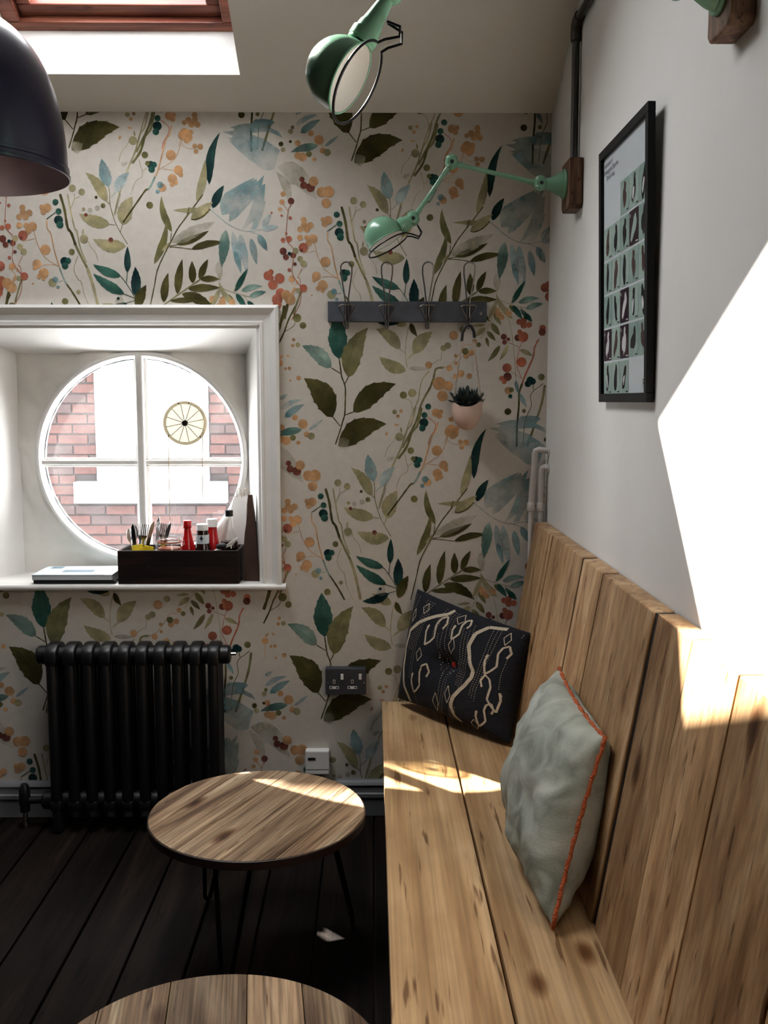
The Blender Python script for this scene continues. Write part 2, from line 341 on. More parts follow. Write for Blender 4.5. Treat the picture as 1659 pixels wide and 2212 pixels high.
# sloping ceiling with its roof-window openings
HOLES = [(-1.10, -0.402, -0.136, -1.50)]
def slope_piece(m, x0, x1, y0, y1, t=0.02):
    m.add([(x0,y0,zc(y0)),(x1,y0,zc(y0)),(x1,y1,zc(y1)),(x0,y1,zc(y1)),(x0,y0,zc(y0)+t),(x1,y0,zc(y0)+t),(x1,y1,zc(y1)+t),(x0,y1,zc(y1)+t)],
          [(0,1,2,3),(7,6,5,4),(0,4,5,1),(1,5,6,2),(2,6,7,3),(3,7,4,0)])
cm = MB()
xs_ = sorted({XL, XR} | {h[0] for h in HOLES} | {h[1] for h in HOLES}); ys_ = sorted({0.0, YP} | {h[2] for h in HOLES} | {h[3] for h in HOLES}, reverse=True)
for i in range(len(xs_)-1):
    for j in range(len(ys_)-1):
        mx_, my_ = (xs_[i]+xs_[i+1])/2, (ys_[j]+ys_[j+1])/2
        if not any(h[0] < mx_ < h[1] and h[3] < my_ < h[2] for h in HOLES):
            x0, x1, y0, y1 = xs_[i], xs_[i+1], ys_[j], ys_[j+1]
            cm.add([(x0,y0,zc(y0)),(x1,y0,zc(y0)),(x1,y1,zc(y1)),(x0,y1,zc(y1))], [(0,1,2,3)])
cm.add([(XL,YP,zc(YP)),(XR,YP,zc(YP)),(XR,YF,zc(YF)),(XL,YF,zc(YF))], [(0,1,2,3)])
ceil = cm.build('ceiling', M['ceil'], org=(0, 0, ZC0)); struct(ceil)
SL = Vector((0, -1, TAN)).normalized(); NR = Vector((0, TAN, 1)).normalized()     # up the slope, out of the roof
SH = 0.125
def roof_window(name, X0, X1, Y0, Y1):
    """white shaft, red pine casing, sash and pane"""
    w2 = struct(empty(name, ((X0+X1)/2, Y0, zc(Y0)))); o = Vector((0, Y0, zc(Y0)+SH)); SLEN = (Y0-Y1)*sqrt(1+TAN*TAN)
    def side(p, q, out_):
        a, b = Vector((p[0], p[1], zc(p[1])+0.0003)), Vector((q[0], q[1], zc(q[1])+0.0003)); up_ = Vector((0, 0, SH+0.10))
        MB().prism([a, b, b+up_, a+up_], out_).build('reveal', M['gloss_white'], w2)
    side((X0, Y0), (X1, Y0), (0, 0.03, 0)); side((X0, Y1), (X1, Y1), (0, -0.03, 0)); side((X0, Y0), (X0, Y1), (-0.03, 0, 0)); side((X1, Y0), (X1, Y1), (0.03, 0, 0))
    def beam(m, x0, x1, s0, s1, h0, h1):
        c = o + Vector(((x0+x1)/2, 0, 0)) + SL*((s0+s1)/2) + NR*((h0+h1)/2)
        m.obox(c, (abs(x1-x0)/2, 0, 0), SL*(abs(s1-s0)/2), NR*(abs(h1-h0)/2)); return m
    def frame4(pre, x0, x1, s0, s1, wd, h0, h1):
        for nm, a in (('bottom_rail', (x0, x1, s0, s0+wd)), ('top_rail', (x0, x1, s1-wd, s1)), ('side_rail', (x0, x0+wd, s0+wd, s1-wd)), ('side_rail', (x1-wd, x1, s0+wd, s1-wd))):
            beam(MB(), a[0], a[1], a[2], a[3], h0, h1).build(pre + '_' + nm, M['velux'], w2, bevel=0.004)
    frame4('casing', X0-0.005, X1+0.005, -0.02, SLEN+0.02, 0.052, 0.0, 0.07)
    frame4('sash', X0+0.048, X1-0.048, 0.034, SLEN-0.034, 0.042, 0.022, 0.085)
    beam(MB(), X0+0.08, X1-0.08, 0.065, SLEN-0.065, 0.055, 0.06).build('pane', M['roofpane'], w2)
    portal('roof_window_portal', o + Vector(((X0+X1)/2, 0, 0)) + SL*SLEN/2 + NR*0.10, -NR, X1-X0, SLEN)
for k, h in enumerate(HOLES): roof_window('window_%d' % (k+2), *h)

# ------------------------------------------------------------------ round window
win1 = struct(empty('window_1', (-0.81, 0.0, OZ0)))
CX, CZ, RO, RI = -0.8095, 1.2195, 0.372, 0.347
def quad(m, a, b, c, d, t): 
    m.prism([a, b, c, d], t)
rv = MB()
quad(rv, (OX0, 0, OZ1), (OX1, 0, OZ1), (IX1, YG, IZ1), (IX0, YG, IZ1), (0, 0, 0.03)); rv.build('head_reveal', M['gloss_white'], win1)
rv = MB(); quad(rv, (OX1, 0, OZ0-.01), (OX1, 0, OZ1), (IX1, YG, IZ1), (IX1, YG, IZ0-.02), (0.03, 0, 0)); rv.build('side_reveal', M['gloss_white'], win1)
rv = MB(); quad(rv, (OX0, 0, OZ0-.01), (OX0, 0, OZ1), (IX0, YG, IZ1), (IX0, YG, IZ0-.02), (-0.03, 0, 0)); rv.build('side_reveal', M['gloss_white'], win1)
MB().box(IX0-0.12, OX1-0.004, 0.0, YG+0.01, OZ0-0.024, OZ0).build('sill_board', M['gloss_white'], win1)
# moulded nosing of the sill
nose = MB(); prof = []
for k in range(9):
    a = -pi/2 + pi*k/8; prof.append((-0.022 - 0.010*cos(a), OZ0 - 0.011 + 0.0105*sin(a)))
prof += [(0.0, OZ0 - 0.0005), (0.0, OZ0 - 0.0215)]
nose.prism([(-1.60, y, z) for y, z in prof], (1.31, 0, 0)); nose.build('sill_nosing', M['gloss_white'], win1, smooth=True)
# plaster surround: square with a round hole, uneven skim
sp = MB(); K = 150; ring_in = []; ring_out = []
def sq(a):
    c, s_ = cos(a), sin(a)
    tx = ((IX1+0.01-CX)/c if c > 0 else (IX0-0.01-CX)/c) if abs(c) > 1e-6 else 1e9
    tz = ((IZ1+0.01-CZ)/s_ if s_ > 0 else (IZ0-0.03-CZ)/s_) if abs(s_) > 1e-6 else 1e9
    t = min(tx, tz); return CX + t*c, CZ + t*s_
angs = sorted([2*pi*k/K for k in range(K)] + [atan2(zz-CZ, xx-CX) % (2*pi) for xx in (IX0-0.01, IX1+0.01) for zz in (IZ0-0.03, IZ1+0.01)])
rows = 16; vs = []; fs = []
for a in angs:
    ox, oz = sq(a); rout = sqrt((ox-CX)**2+(oz-CZ)**2)
    r0 = min(RO-0.012, rout-0.001)
    for j in range(rows):
        r = r0 + (rout-r0)*j/(rows-1); px, pz = CX+r*cos(a), CZ+r*sin(a)
        bump = noise.noise((px*7, pz*7, 3.1))*0.016 + (0.25-abs(noise.noise((px*13, pz*13, 8.0))))*0.022 + noise.noise((px*40, pz*40, 1.0))*0.004
        lip = -0.026*exp(-((r-r0)/0.05)**2)*(1 if rout-r0 > 0.03 else 0.4)
        vs.append((px, YG + bump*min(1, j)*0.8 + lip*0.6, pz))
na = len(angs)
for i in range(na):
    k = (i+1) % na
    for j in range(rows-1): fs.append((i*rows+j, i*rows+j+1, k*rows+j+1, k*rows+j))
sp.add(vs, fs); sp.build('plaster_surround', M['plaster'], win1, smooth='all')
# outer masonry ring behind the plaster so that no light leaks
om = MB(); vs = []; fs = []
for i, a in enumerate(angs):
    ox, oz = sq(a); s_ = 1.25
    for (yy, f) in ((YG+0.02, 0), (YG+0.06, 0), (YG+0.06, 1), (YG+0.02, 1)):
        px, pz = (CX+(RO-0.004)*cos(a), CZ+(RO-0.004)*sin(a)) if f == 0 else (CX+(ox-CX)*s_, CZ+(oz-CZ)*s_)
        vs.append((px, yy, pz))
for i in range(na):
    k = (i+1) % na
    for j in range(4): fs.append((i*4+j, i*4+(j+1) % 4, k*4+(j+1) % 4, k*4+j))
om.add(vs, fs); om.build('outer_masonry', M['plaster'], win1)
fr = MB(); prof = [(-0.018, RO), (-0.024, RO-0.008), (-0.022, RI+0.010), (-0.008, RI), (0.03, RI-0.001), (0.03, RO+0.002), (-0.018, RO)]
fr.lathe((CX, YG, CZ), (0, 1, 0), prof, 72)
fr.f = [f for f in fr.f if len(f) == 4]
fr.build('round_frame', M['gloss_white'], win1, smooth=True)
pt_ = MB(); pp = [(CX+(RI-0.0015+0.002*noise.noise((3*cos(a)*6, 3*sin(a)*6, 4)))*cos(a), YG+0.0085, CZ+(RI-0.0015+0.002*noise.noise((3*cos(a)*6, 3*sin(a)*6, 4)))*sin(a)) for a in [2*pi*k/160 for k in range(160)]]
pt_.tube(pp, [max(0.0005, 0.0016+0.0016*noise.noise((k*0.23, 2, 0))) for k in range(160)], 6, closed=True); pt_.build('putty_line', M['dark'], win1, smooth=True)
def bar(path, wdt, name):
    MB().tube(path, wdt, 12).build(name, M['gloss_white'], win1, smooth=True)
mv = MB(); mv.box(CX-0.013, CX+0.013, YG-0.024, YG+0.026, CZ-RI-0.005, CZ+RI+0.02); mv.box(CX-0.024, CX+0.024, YG+0.000, YG+0.022, CZ-RI, CZ+RI); mv.build('mullion', M['gloss_white'], win1, bevel=0.006)
mh = MB(); mh.box(CX-RI-0.005, CX+RI+0.005, YG-0.012, YG+0.024, CZ-0.022, CZ-0.006); mh.box(CX-RI, CX+RI, YG+0.000, YG+0.02, CZ-0.030, CZ+0.002); mh.build('glazing_bar', M['gloss_white'], win1, bevel=0.004)
for qx, qz in ((-1, 1), (1, 1), (-1, -1), (1, -1)):
    poly = []
    x0, z0 = CX + qx*0.012, CZ - 0.014 + qz*0.006
    poly.append((x0, YG+0.010, z0))
    for k in range(13):
        a = (pi/2)*k/12; poly.append((CX+qx*(RI+0.003)*cos(a)*1.0, YG+0.010, CZ+qz*(RI+0.003)*sin(a)))
    poly[1] = (poly[1][0], poly[1][1], z0); poly[-1] = (x0, poly[-1][1], poly[-1][2])
    MB().prism(poly, (0, 0.003, 0)).build('pane', M['pane'], win1)
portal('round_window_portal', (CX, YG+0.05, CZ), (0, -1, 0), 2*RI, 2*RI)
# architrave (top and right legs, left leg outside the picture)
def molding(m, p0, p1, inward, out=Vector((0, -1, 0))):
    p0, p1, inward = Vector(p0), Vector(p1), Vector(inward)
    prof = [(0, 0), (0, 0.026), (0.010, 0.030), (0.020, 0.024), (0.032, 0.016), (0.050, 0.012), (0.054, 0.018), (0.062, 0.018), (0.066, 0.010), (0.074, 0.008), (0.074, 0)]
    d = (p1-p0).normalized()
    vs = []
    for e, sgn in ((p0, 1), (p1, -1)):
        for (u, h) in prof: vs.append((e, u, h))
    return prof, d
def mold_run(p0, p1, inw, m0, m1):
    prof, d = molding(None, p0, p1, inw); p0, p1, inw = Vector(p0), Vector(p1), Vector(inw); vs = []
    for (u, h) in prof: vs.append(p0 + inw*u + Vector((0, -h, 0)) + d*(u*m0))
    for (u, h) in prof: vs.append(p1 + inw*u + Vector((0, -h, 0)) - d*(u*m1))
    n_ = len(prof); fs = [(i, i+1, n_+i+1, n_+i) for i in range(n_-1)] + [tuple(range(n_)), tuple(range(n_, 2*n_))]
    return MB().add(vs, fs)
AX0, AX1, AZ1 = -1.416, -0.305, 1.729
tr = struct(empty('trim_1', (AX1, 0, OZ0)))
mold_run((AX0, 0, AZ1), (AX1, 0, AZ1), (0, 0, -1), 1, 1).build('head_moulding', M['gloss_white'], tr)
mold_run((AX1, 0, OZ0-0.001), (AX1, 0, AZ1), (-1, 0, 0), 0, 1).build('side_moulding', M['gloss_white'], tr)
mold_run((AX0, 0, OZ0-0.001), (AX0, 0, AZ1), (1, 0, 0), 0, 1).build('side_moulding', M['gloss_white'], tr)
# skirting
def skirting(name, p0, p1, nrm):
    prof = [(0, 0), (0.020, 0), (0.020, 0.062), (0.024, 0.066), (0.024, 0.078), (0.018, 0.082), (0.016, 0.104), (0.020, 0.108), (0.014, 0.118), (0.005, 0.125), (0, 0.125)]
    p0, p1, nrm = Vector(p0), Vector(p1), Vector(nrm)
    m = MB().prism([p0 + nrm*h + Vector((0, 0, z)) for h, z in prof], p1-p0); return struct(m.build(name, M['skirt'], smooth=True))
skirting('baseboard_back', (XL, 0, 0), (0.05, 0, 0), (0, -1, 0))
skirting('baseboard_left', (XL, YF, 0), (XL, -0.025, 0), (1, 0, 0))

# ------------------------------------------------------------------ wallpaper print
WP = """S O 4.4 -164,-58 -148,-12 -141,13 -133,41 -131,82 -131,131 -142,164 -147,200 -150,221
S O 3.3 -176,193 -147,175
S O 3.3 -120,164 -131,142
S O 3.3 -173,33 -148,2
S O 3.3 -104,49 -133,38
L T 64 .0 -150,221 -159,369
L t 49 -.1 -176,193 -272,265
L G 68 .12 -121,161 -55,324
L O 78 -.15 -172,31 -267,159
L O 67 .12 -105,48 37,141
S K 2.4 73,194 67,243 73,305 85,341
S K 2.1 49,254 67,240
S K 2.1 104,243 74,221
L K 42 -.12 51,254 -30,319
L K 42 .1 70,182 -19,230
L K 33 0 70,330 5,365
S O 9.2 -328,394 -334,359 -349,313
S O 5.0 -291,394 -315,348 -330,308 -350,267
C G 14 -287,354
C G 11 -268,330
S O 2.0 -294,340 -300,327 -330,308
C R 6 -299,284
C R 6 -302,265
C K 8 -285,267
C R 8 -284,160
C R 4 -311,151
C R 11 -346,208
L R 7 0 -324,235 -313,227
L R 8 0 -346,221 -334,235
C R 6 -314,191
C R 5 -327,190
S R 1.7 -346,199 -347,151
L P 19 .1 -348,55 -275,88
L P 15 0 -348,90 -320,107
L B 25 .05 -333,30 -265,74
C B 11 -318,41
L t 27 -.05 -274,-9 -366,-31
L P 12 0 -252,-12 -205,24
C R 10 -297,30
C R 16 -271,9
C R 10 -342,-2
C R 10 -259,-25
C K 12 -244,-31
C R 12 -341,-42
C R 14 -326,-46
C G 10 -305,-36
C R 7 -287,-53
S R 1.7 -271,9 -258,-14
C G 12 61,104
C K 14 90,111
S K 2.0 64,93 83,85 93,52
C K 8 32,49
C R 6 53,52
C R 6 43,35
S G 6.5 192,194 168,189 160,159 149,129 132,99 118,68 105,22 88,-14 58,-70
S K 3.3 146,183 124,156 115,123 110,88 91,46 69,-20
S K 1.7 156,205 176,219 184,219 186,246
S R 2.0 192,194 212,200 234,224 255,254 263,268 288,270
L K 46 .08 92,240 156,311
S K 2.7 92,240 74,221
L s 16 0 78,192 146,189
L O 19 -.1 84,338 107,295
C R 15 225,298
C K 11 206,265
C K 10 192,257
C R 12 144,202
C K 4 192,194
C R 10 212,192
C R 6 234,208
C R 6 233,232
C R 12 250,174
C R 10 278,166
C R 10 233,164
C R 22 179,142
C R 16 209,134
C R 18 190,101
C R 10 267,232
C G 11 264,247
C R 10 284,242
C G 8 307,268
C R 8 294,279
C K 11 255,317
C T 10 143,66
C T 10 131,38
C N 15 129,13
C T 11 124,-5
C R 14 169,46
C R 8 185,49
C R 9 181,35
S D 2.4 141,32 167,10 163,-14 149,-37 143,-59
C R 8 218,24
C R 16 213,-17
C R 11 226,-31
C R 8 234,-12
S R 1.7 206,-31 197,-53
C D 10 440,342
C D 11 454,345
C D 11 455,331
C D 10 472,333
C M 10 390,294
C M 8 393,276
C M 6 405,286
C M 11 436,291
C D 17 454,294
C D 8 442,310
C D 16 450,212
C D 15 402,193
C M 14 404,164
C D 8 385,159
C D 8 393,148
C D 11 517,322
C M 12 516,309
C N 9 463,360
S D 2.0 453,279 444,262 435,222 434,200 452,156
S D 5.0 505,287 492,260 487,227 466,178 453,142
S O 6.0 453,142 443,109 443,68 438,-1 438,-67
S M 1.5 404,276 442,261
S D 1.5 415,181 450,159
C R 12 407,119
C G 8 418,121
C T 7 414,100
C N 12 479,153
C N 11 487,149
C N 11 472,141
C G 11 516,163
C O 11 407,50
C G 7 460,52
S O 2.1 489,137 493,121 523,142
S O 2.1 493,121 481,101 484,68 468,30 461,-15 459,-59
S G 7.7 528,137 518,74 494,-1 473,-65
L G 16 0 356,370 381,331
L G 20 0 348,338 377,298
L G 16 0 334,312 364,281
L G 12 0 332,292 341,260
L K 19 0 329,323 292,294
L G 18 .05 378,266 338,214
L K 15 .05 405,269 375,216
L K 16 .05 443,252 486,231
L G 16 0 406,395 438,367
L T 14 0 443,384 477,346
L K 11 0 329,333 285,329
S K 1.7 355,389 348,346 313,287
S K 1.7 380,395 408,341 423,254 430,178 433,137
S O 1.7 433,151 442,109
L B 14 0 430,151 442,107
L B 16 0 445,109 469,63
C R 11 364,379
C R 9 397,379
C R 9 383,357
L O 75 .16 -155,-64 6,9
L s 41 0 -155,-64 -117,-44
S K 5.4 102,66 87,8 73,-11 55,-67 36,-108 22,-139 2,-192 -20,-271
S G 7.7 121,63 108,5 88,-20 72,-67 44,-106
S G 2.4 21,-367 -3,-327 -20,-291 -34,-237 -34,-206 -37,-178
S G 2.1 -44,-229 -34,-238
S G 2.0 -38,-302 -19,-305
S G 2.1 5,-305 -2,-327
S t 2.0 -13,-198 -30,-215
L B 41 .02 -37,-182 -57,-91
L K 37 -.1 -43,-230 -113,-135
L P 34 .1 -14,-199 33,-134
L K 42 .08 -37,-303 -138,-268
L K 52 .08 5,-305 41,-212
L K 45 .12 14,-373 -94,-350
C O 5 -79,-215
C G 11 97,-240
C G 11 86,-79
C M 8 -35,-353
C M 6 -115,-272
C N 12 104,-110
C T 10 115,-110
C T 11 107,-125
C G 8 94,-106
S K 2.0 66,-92 76,-128 91,-120
S K 1.7 76,-128 75,-148 53,-164 36,-206
S R 4.4 176,16 169,-14 156,-31 141,-84 128,-128 118,-148
S t 5.4 118,-148 103,-178 92,-191
S O 5.0 92,-191 85,-192 55,-232 8,-296
S R 2.1 128,-128 169,-103 189,-84 205,-45 212,-25
S R 1.7 144,-123 181,-128
S R 1.5 208,-45 227,-57 247,-58
C R 17 172,-79
C R 15 195,-127
C R 8 203,-142
C R 16 175,-155
C R 8 173,-173
C R 8 186,-167
C R 16 219,-9
C R 9 238,-7
C R 13 232,-23
C R 10 253,48
C R 11 232,31
C R 10 253,33
C R 11 242,19
C R 10 262,18
C R 8 251,-50
C R 10 269,-52
C R 8 255,-67
C R 13 141,-184
C B 11 134,-175
C B 7 125,-196
C K 14 48,-33
L R 7 0 30,7 48,6
L R 8 0 8,-17 2,-31
L K 7 0 55,-20 52,0
S K 1.7 36,-33 27,-50 8,-72 0,-100
C s 8 15,-108
C s 6 25,-103
C K 12 -157,-186
C K 11 -126,-198
S K 2.0 -151,-203 -151,-220 -164,-251
S K 2.0 -132,-212 -151,-220
C K 6 -122,-254
C s 9 -76,-250
C G 8 -57,-242
C s 8 -101,-257
S s 6.5 2,-203 -20,-274
F B 368,9 400,19 422,22 439,22 450,35 477,37 500,35 517,27 505,16 494,13 528,-3 541,-23 495,-3 428,-9 478,-25 512,-48 533,-64 524,-84 514,-123 497,-127 475,-126 449,-106 424,-89 384,-53 364,-31 378,-34 362,-24 375,-24 378,-17 345,-5 359,-3 379,-2 383,6
F s 522,-117 550,-100 577,-99 606,-117 626,-142 643,-179 653,-221 616,-201 582,-173 557,-173 551,-148
F s 517,-128 548,-148 565,-173 570,-201 566,-249 546,-201 531,-167
F B 333,-223 347,-202 386,-179 419,-162 447,-151 442,-162 453,-153 456,-165 479,-142 470,-176 482,-170 480,-201 476,-229 483,-226 479,-249 469,-277 450,-317 430,-319 441,-291 399,-322 426,-271 445,-218 409,-257 382,-283 359,-294 362,-268 337,-271 331,-249
S B 2.0 292,-249 323,-274 351,-297 388,-317 427,-324 469,-317
S B 1.7 427,-324 456,-334
L P 23 0 471,-311 501,-266
L P 21 0 469,-318 525,-308
L B 26 0 456,-334 486,-388
L N 30 .1 296,-173 336,-6
L K 29 -.05 254,-229 284,-92
L N 30 .05 306,-249 345,-176
C M 9 604,-156
C M 12 610,-175
C M 15 632,-182
C R 16 643,-162
C R 17 669,-197
C R 19 692,-196
C R 16 684,-232
C M 11 567,-226
C R 9 541,-203
C R 9 537,-229
C R 7 530,-253
C D 4 535,-273
C D 4 502,-264
C K 8 568,-3
C G 6 574,11
C O 8 536,-43
C O 5 567,-35
C K 8 543,-61
S O 3.3 275,-205 246,-242 206,-293 186,-320 162,-364 139,-405 117,-453 106,-504 87,-583
S O 2.3 159,-376 189,-377 232,-383
S O 2.3 159,-374 186,-368
L G 25 .1 169,-327 138,-210
L G 26 -.08 107,-431 152,-288
L O 25 -.05 183,-368 292,-322
L O 25 .08 232,-383 345,-362
L s 41 .0 166,-362 313,-293
L K 10 0 136,-388 162,-359
L O 25 0 233,-286 300,-252
L K 18 0 295,-257 174,-256
L K 31 0 233,-284 308,-229
S O 2.3 167,-330 163,-364
S O 2.3 229,-246 219,-278
L t 36 0 349,-319 332,-443
L P 28 0 371,-324 397,-464
L B 20 0 377,-388 398,-457
L P 30 0 395,-330 419,-467
L B 25 0 432,-347 450,-433
L s 26 0 322,-422 326,-487
C G 11 98,-240
S G 3.9 113,-583 180,-535 231,-501 261,-481
S G 2.6 182,-532 180,-537
L O 29 .03 182,-530 202,-415
L O 27 0 234,-494 234,-421
L O 24 .03 257,-481 288,-415
L O 22 .03 261,-481 325,-481
L O 27 .02 219,-513 327,-509
L O 29 .05 136,-558 154,-460
L O 36 .1 197,-529 303,-582
L O 20 0 157,-553 279,-546
L T 20 0 375,-522 420,-445
L t 21 .08 397,-519 469,-505
L t 21 .05 423,-539 481,-522
L T 20 0 379,-529 412,-574
L T 18 0 417,-553 446,-583
L K 20 .1 380,-574 322,-487
S K 2.0 326,-508 370,-524 425,-539
S K 1.7 370,-524 380,-505
S K 1.7 404,-532 418,-553
L K 16 0 326,-510 295,-580
S K 1.7 326,-512 361,-567
C R 12 332,-558
C R 10 366,-556
C D 15 487,-469
C D 9 497,-457
C D 8 499,-476
C D 17 526,-478
C D 16 503,-499
C D 16 528,-526
C D 18 517,-548
C R 17 547,-533
C R 18 561,-548
C D 15 517,-565
C R 11 567,-479
C R 5 584,-490
C D 6 559,-450
C M 6 578,-431
C M 12 539,-389
C M 10 548,-408
C M 10 572,-402
C N 6 560,-397
C D 8 539,-353
C D 10 559,-349
C D 4 550,-331
C D 6 564,-281
S D 2.3 567,-239 557,-259 549,-341 558,-363 573,-382 571,-423 570,-464 601,-512
S G 5.9 601,-512 585,-554 571,-598
S D 2.0 536,-229 557,-258
S O 7.7 -198,-205 -185,-255 -177,-312 -165,-331 -152,-371
S G 7.1 -152,-371 -132,-414 -116,-445
S K 9.2 -116,-445 -99,-502 -82,-582
S K 4.4 -173,-205 -165,-255 -154,-314 -146,-326 -138,-374 -118,-428
S R 3.8 -245,-289 -244,-317 -233,-334 -222,-394 -208,-445
S t 5.0 -208,-445 -197,-476 -186,-499
S O 5.4 -186,-499 -178,-510 -158,-542 -136,-582
S R 2.1 -211,-439 -231,-428 -259,-405 -278,-368 -289,-326
S R 1.7 -264,-435 -228,-433 -214,-438
S N 2.4 -246,-286 -215,-264
S K 2.0 -164,-252 -151,-219
S K 2.0 -146,-405 -161,-448 -147,-482 -138,-490 -127,-539 -108,-582
S D 2.0 -330,-406 -346,-436 -338,-444 -338,-516 -370,-579
S R 1.7 -286,-348 -328,-358
S t 2.0 -200,-487 -214,-490
S R 8.2 -355,-470 -375,-510 -381,-524
S O 9.2 -381,-524 -393,-573
S R 2.1 -369,-450 -355,-467
C R 10 -324,-249
C R 11 -323,-265
C R 11 -302,-266
C R 10 -336,-279
C R 10 -315,-279
C R 10 -337,-306
C R 9 -314,-306
C R 15 -293,-310
C R 11 -308,-324
C D 16 -326,-339
C M 6 -332,-347
C K 10 -352,-349
C K 10 -337,-376
C K 11 -326,-392
C R 17 -253,-385
C R 15 -283,-432
C R 7 -291,-445
C R 17 -262,-462
C R 8 -278,-473
C R 7 -263,-480
C D 13 -327,-472
C K 8 -346,-479
C K 14 -234,-493
C B 10 -224,-483
C B 6 -216,-508
C T 10 -214,-231
C T 10 -205,-261
C N 15 -206,-289
C T 12 -202,-304
C R 14 -242,-249
C R 8 -260,-247
C R 10 -255,-262
C G 10 -166,-392
C N 14 -191,-423
C T 10 -179,-421
C T 11 -190,-438
C K 7 -148,-523
C G 11 -194,-555
C R 6 -371,-444
C R 3 -299,-495
C K 14 -124,-350
L K 7 0 -128,-337 -125,-316
S K 1.7 -110,-357 -103,-374 -87,-394 -79,-425
S N 2.1 44,-548 14,-497 -6,-471
S N 2.1 13,-494 17,-458
S N 2.1 4,-530 39,-544
L T 30 .05 -5,-472 -97,-433
L N 24 0 17,-459 20,-374
L N 35 -.03 42,-537 44,-440
L T 34 .05 5,-531 -97,-463
L O 35 .05 45,-577 79,-500
L N 31 .1 14,-561 -77,-587
S N 2.1 11,-560 42,-551
L s 30 0 -17,-571 -6,-534
C N 5 -16,-545"""
PAL = {'O': ((60,56,26),(84,80,42),.95), 'G': ((98,96,52),(126,122,80),.92), 'K': ((146,138,96),(166,156,116),.9), 'T': ((28,72,62),(56,100,88),.95), 't': ((58,106,98),(128,158,146),.85),
       'N': ((18,42,46),(38,70,66),.97), 'B': ((84,132,140),(128,164,168),.8), 'P': ((140,172,178),(172,192,194),.7), 's': ((152,148,118),(176,170,148),.6), 'R': ((190,138,88),(204,156,108),.9),
       'D': ((168,84,62),(182,108,80),.92), 'M': ((104,52,44),(134,74,60),.93)}
def gain(c):
    g_ = (c[0]*0.3 + c[1]*0.55 + c[2]*0.15); return tuple(min(0.9, lin(x*0.86 + g_*0.14)*1.08) for x in c)
PAL = {k: (gain(a), gain(b), al) for k, (a, b, al) in PAL.items()}
def tri_clip(poly, rect):
    x0, x1, z0, z1 = rect
    for ax, val, sg in ((0, x0, 1), (0, x1, -1), (1, z0, 1), (1, z1, -1)):
        out = []; n_ = len(poly)
        for i in range(n_):
            a, b = poly[i], poly[(i+1) % n_]; da, db = (a[0][ax]-val)*sg, (b[0][ax]-val)*sg
            if da >= 0: out.append(a)
            if da*db < 0:
                t = da/(da-db); out.append(((a[0][0]+(b[0][0]-a[0][0])*t, a[0][1]+(b[0][1]-a[0][1])*t), tuple(p+(q-p)*t for p, q in zip(a[1], b[1]))))
        poly = out
        if len(poly) < 3: return []
    return poly
RECTS = [(XL+0.02, AX0+0.01, 0.12, ZC0-0.001), (AX1-0.01, XR-0.001, 0.12, ZC0-0.001), (AX0+0.01, AX1-0.01, AZ1-0.01, ZC0-0.001), (AX0+0.01, AX1-0.01, 0.12, OZ0-0.012)]
class Ink:
    def __init__(s): s.v = []; s.f = []; s.c = []
    def poly(s, pts, y):
        n_ = len(s.v)
        for (p, c) in pts: s.v.append((p[0], y, p[1])); s.c.append(c)
        s.f.append(tuple(range(n_, n_+len(pts))))
def bspline(pts, k=5):
    P = [pts[0]] + pts + [pts[-1]]; out = []
    for i in range(len(P)-3):
        a, b, c, d = P[i:i+4]
        for j in range(k):
            t = j/k; out.append(tuple(0.5*((2*b[q])+(-a[q]+c[q])*t+(2*a[q]-5*b[q]+4*c[q]-d[q])*t*t+(-a[q]+3*b[q]-3*c[q]+d[q])*t**3) for q in (0, 1)))
    out.append(pts[-1]); return out
def lerp(a, b, t): return tuple(x+(y-x)*t for x, y in zip(a, b))
shapes = []      # (list of faces, each a list of ((x,z),rgba)) in tile millimetres
rs = random.Random(3)
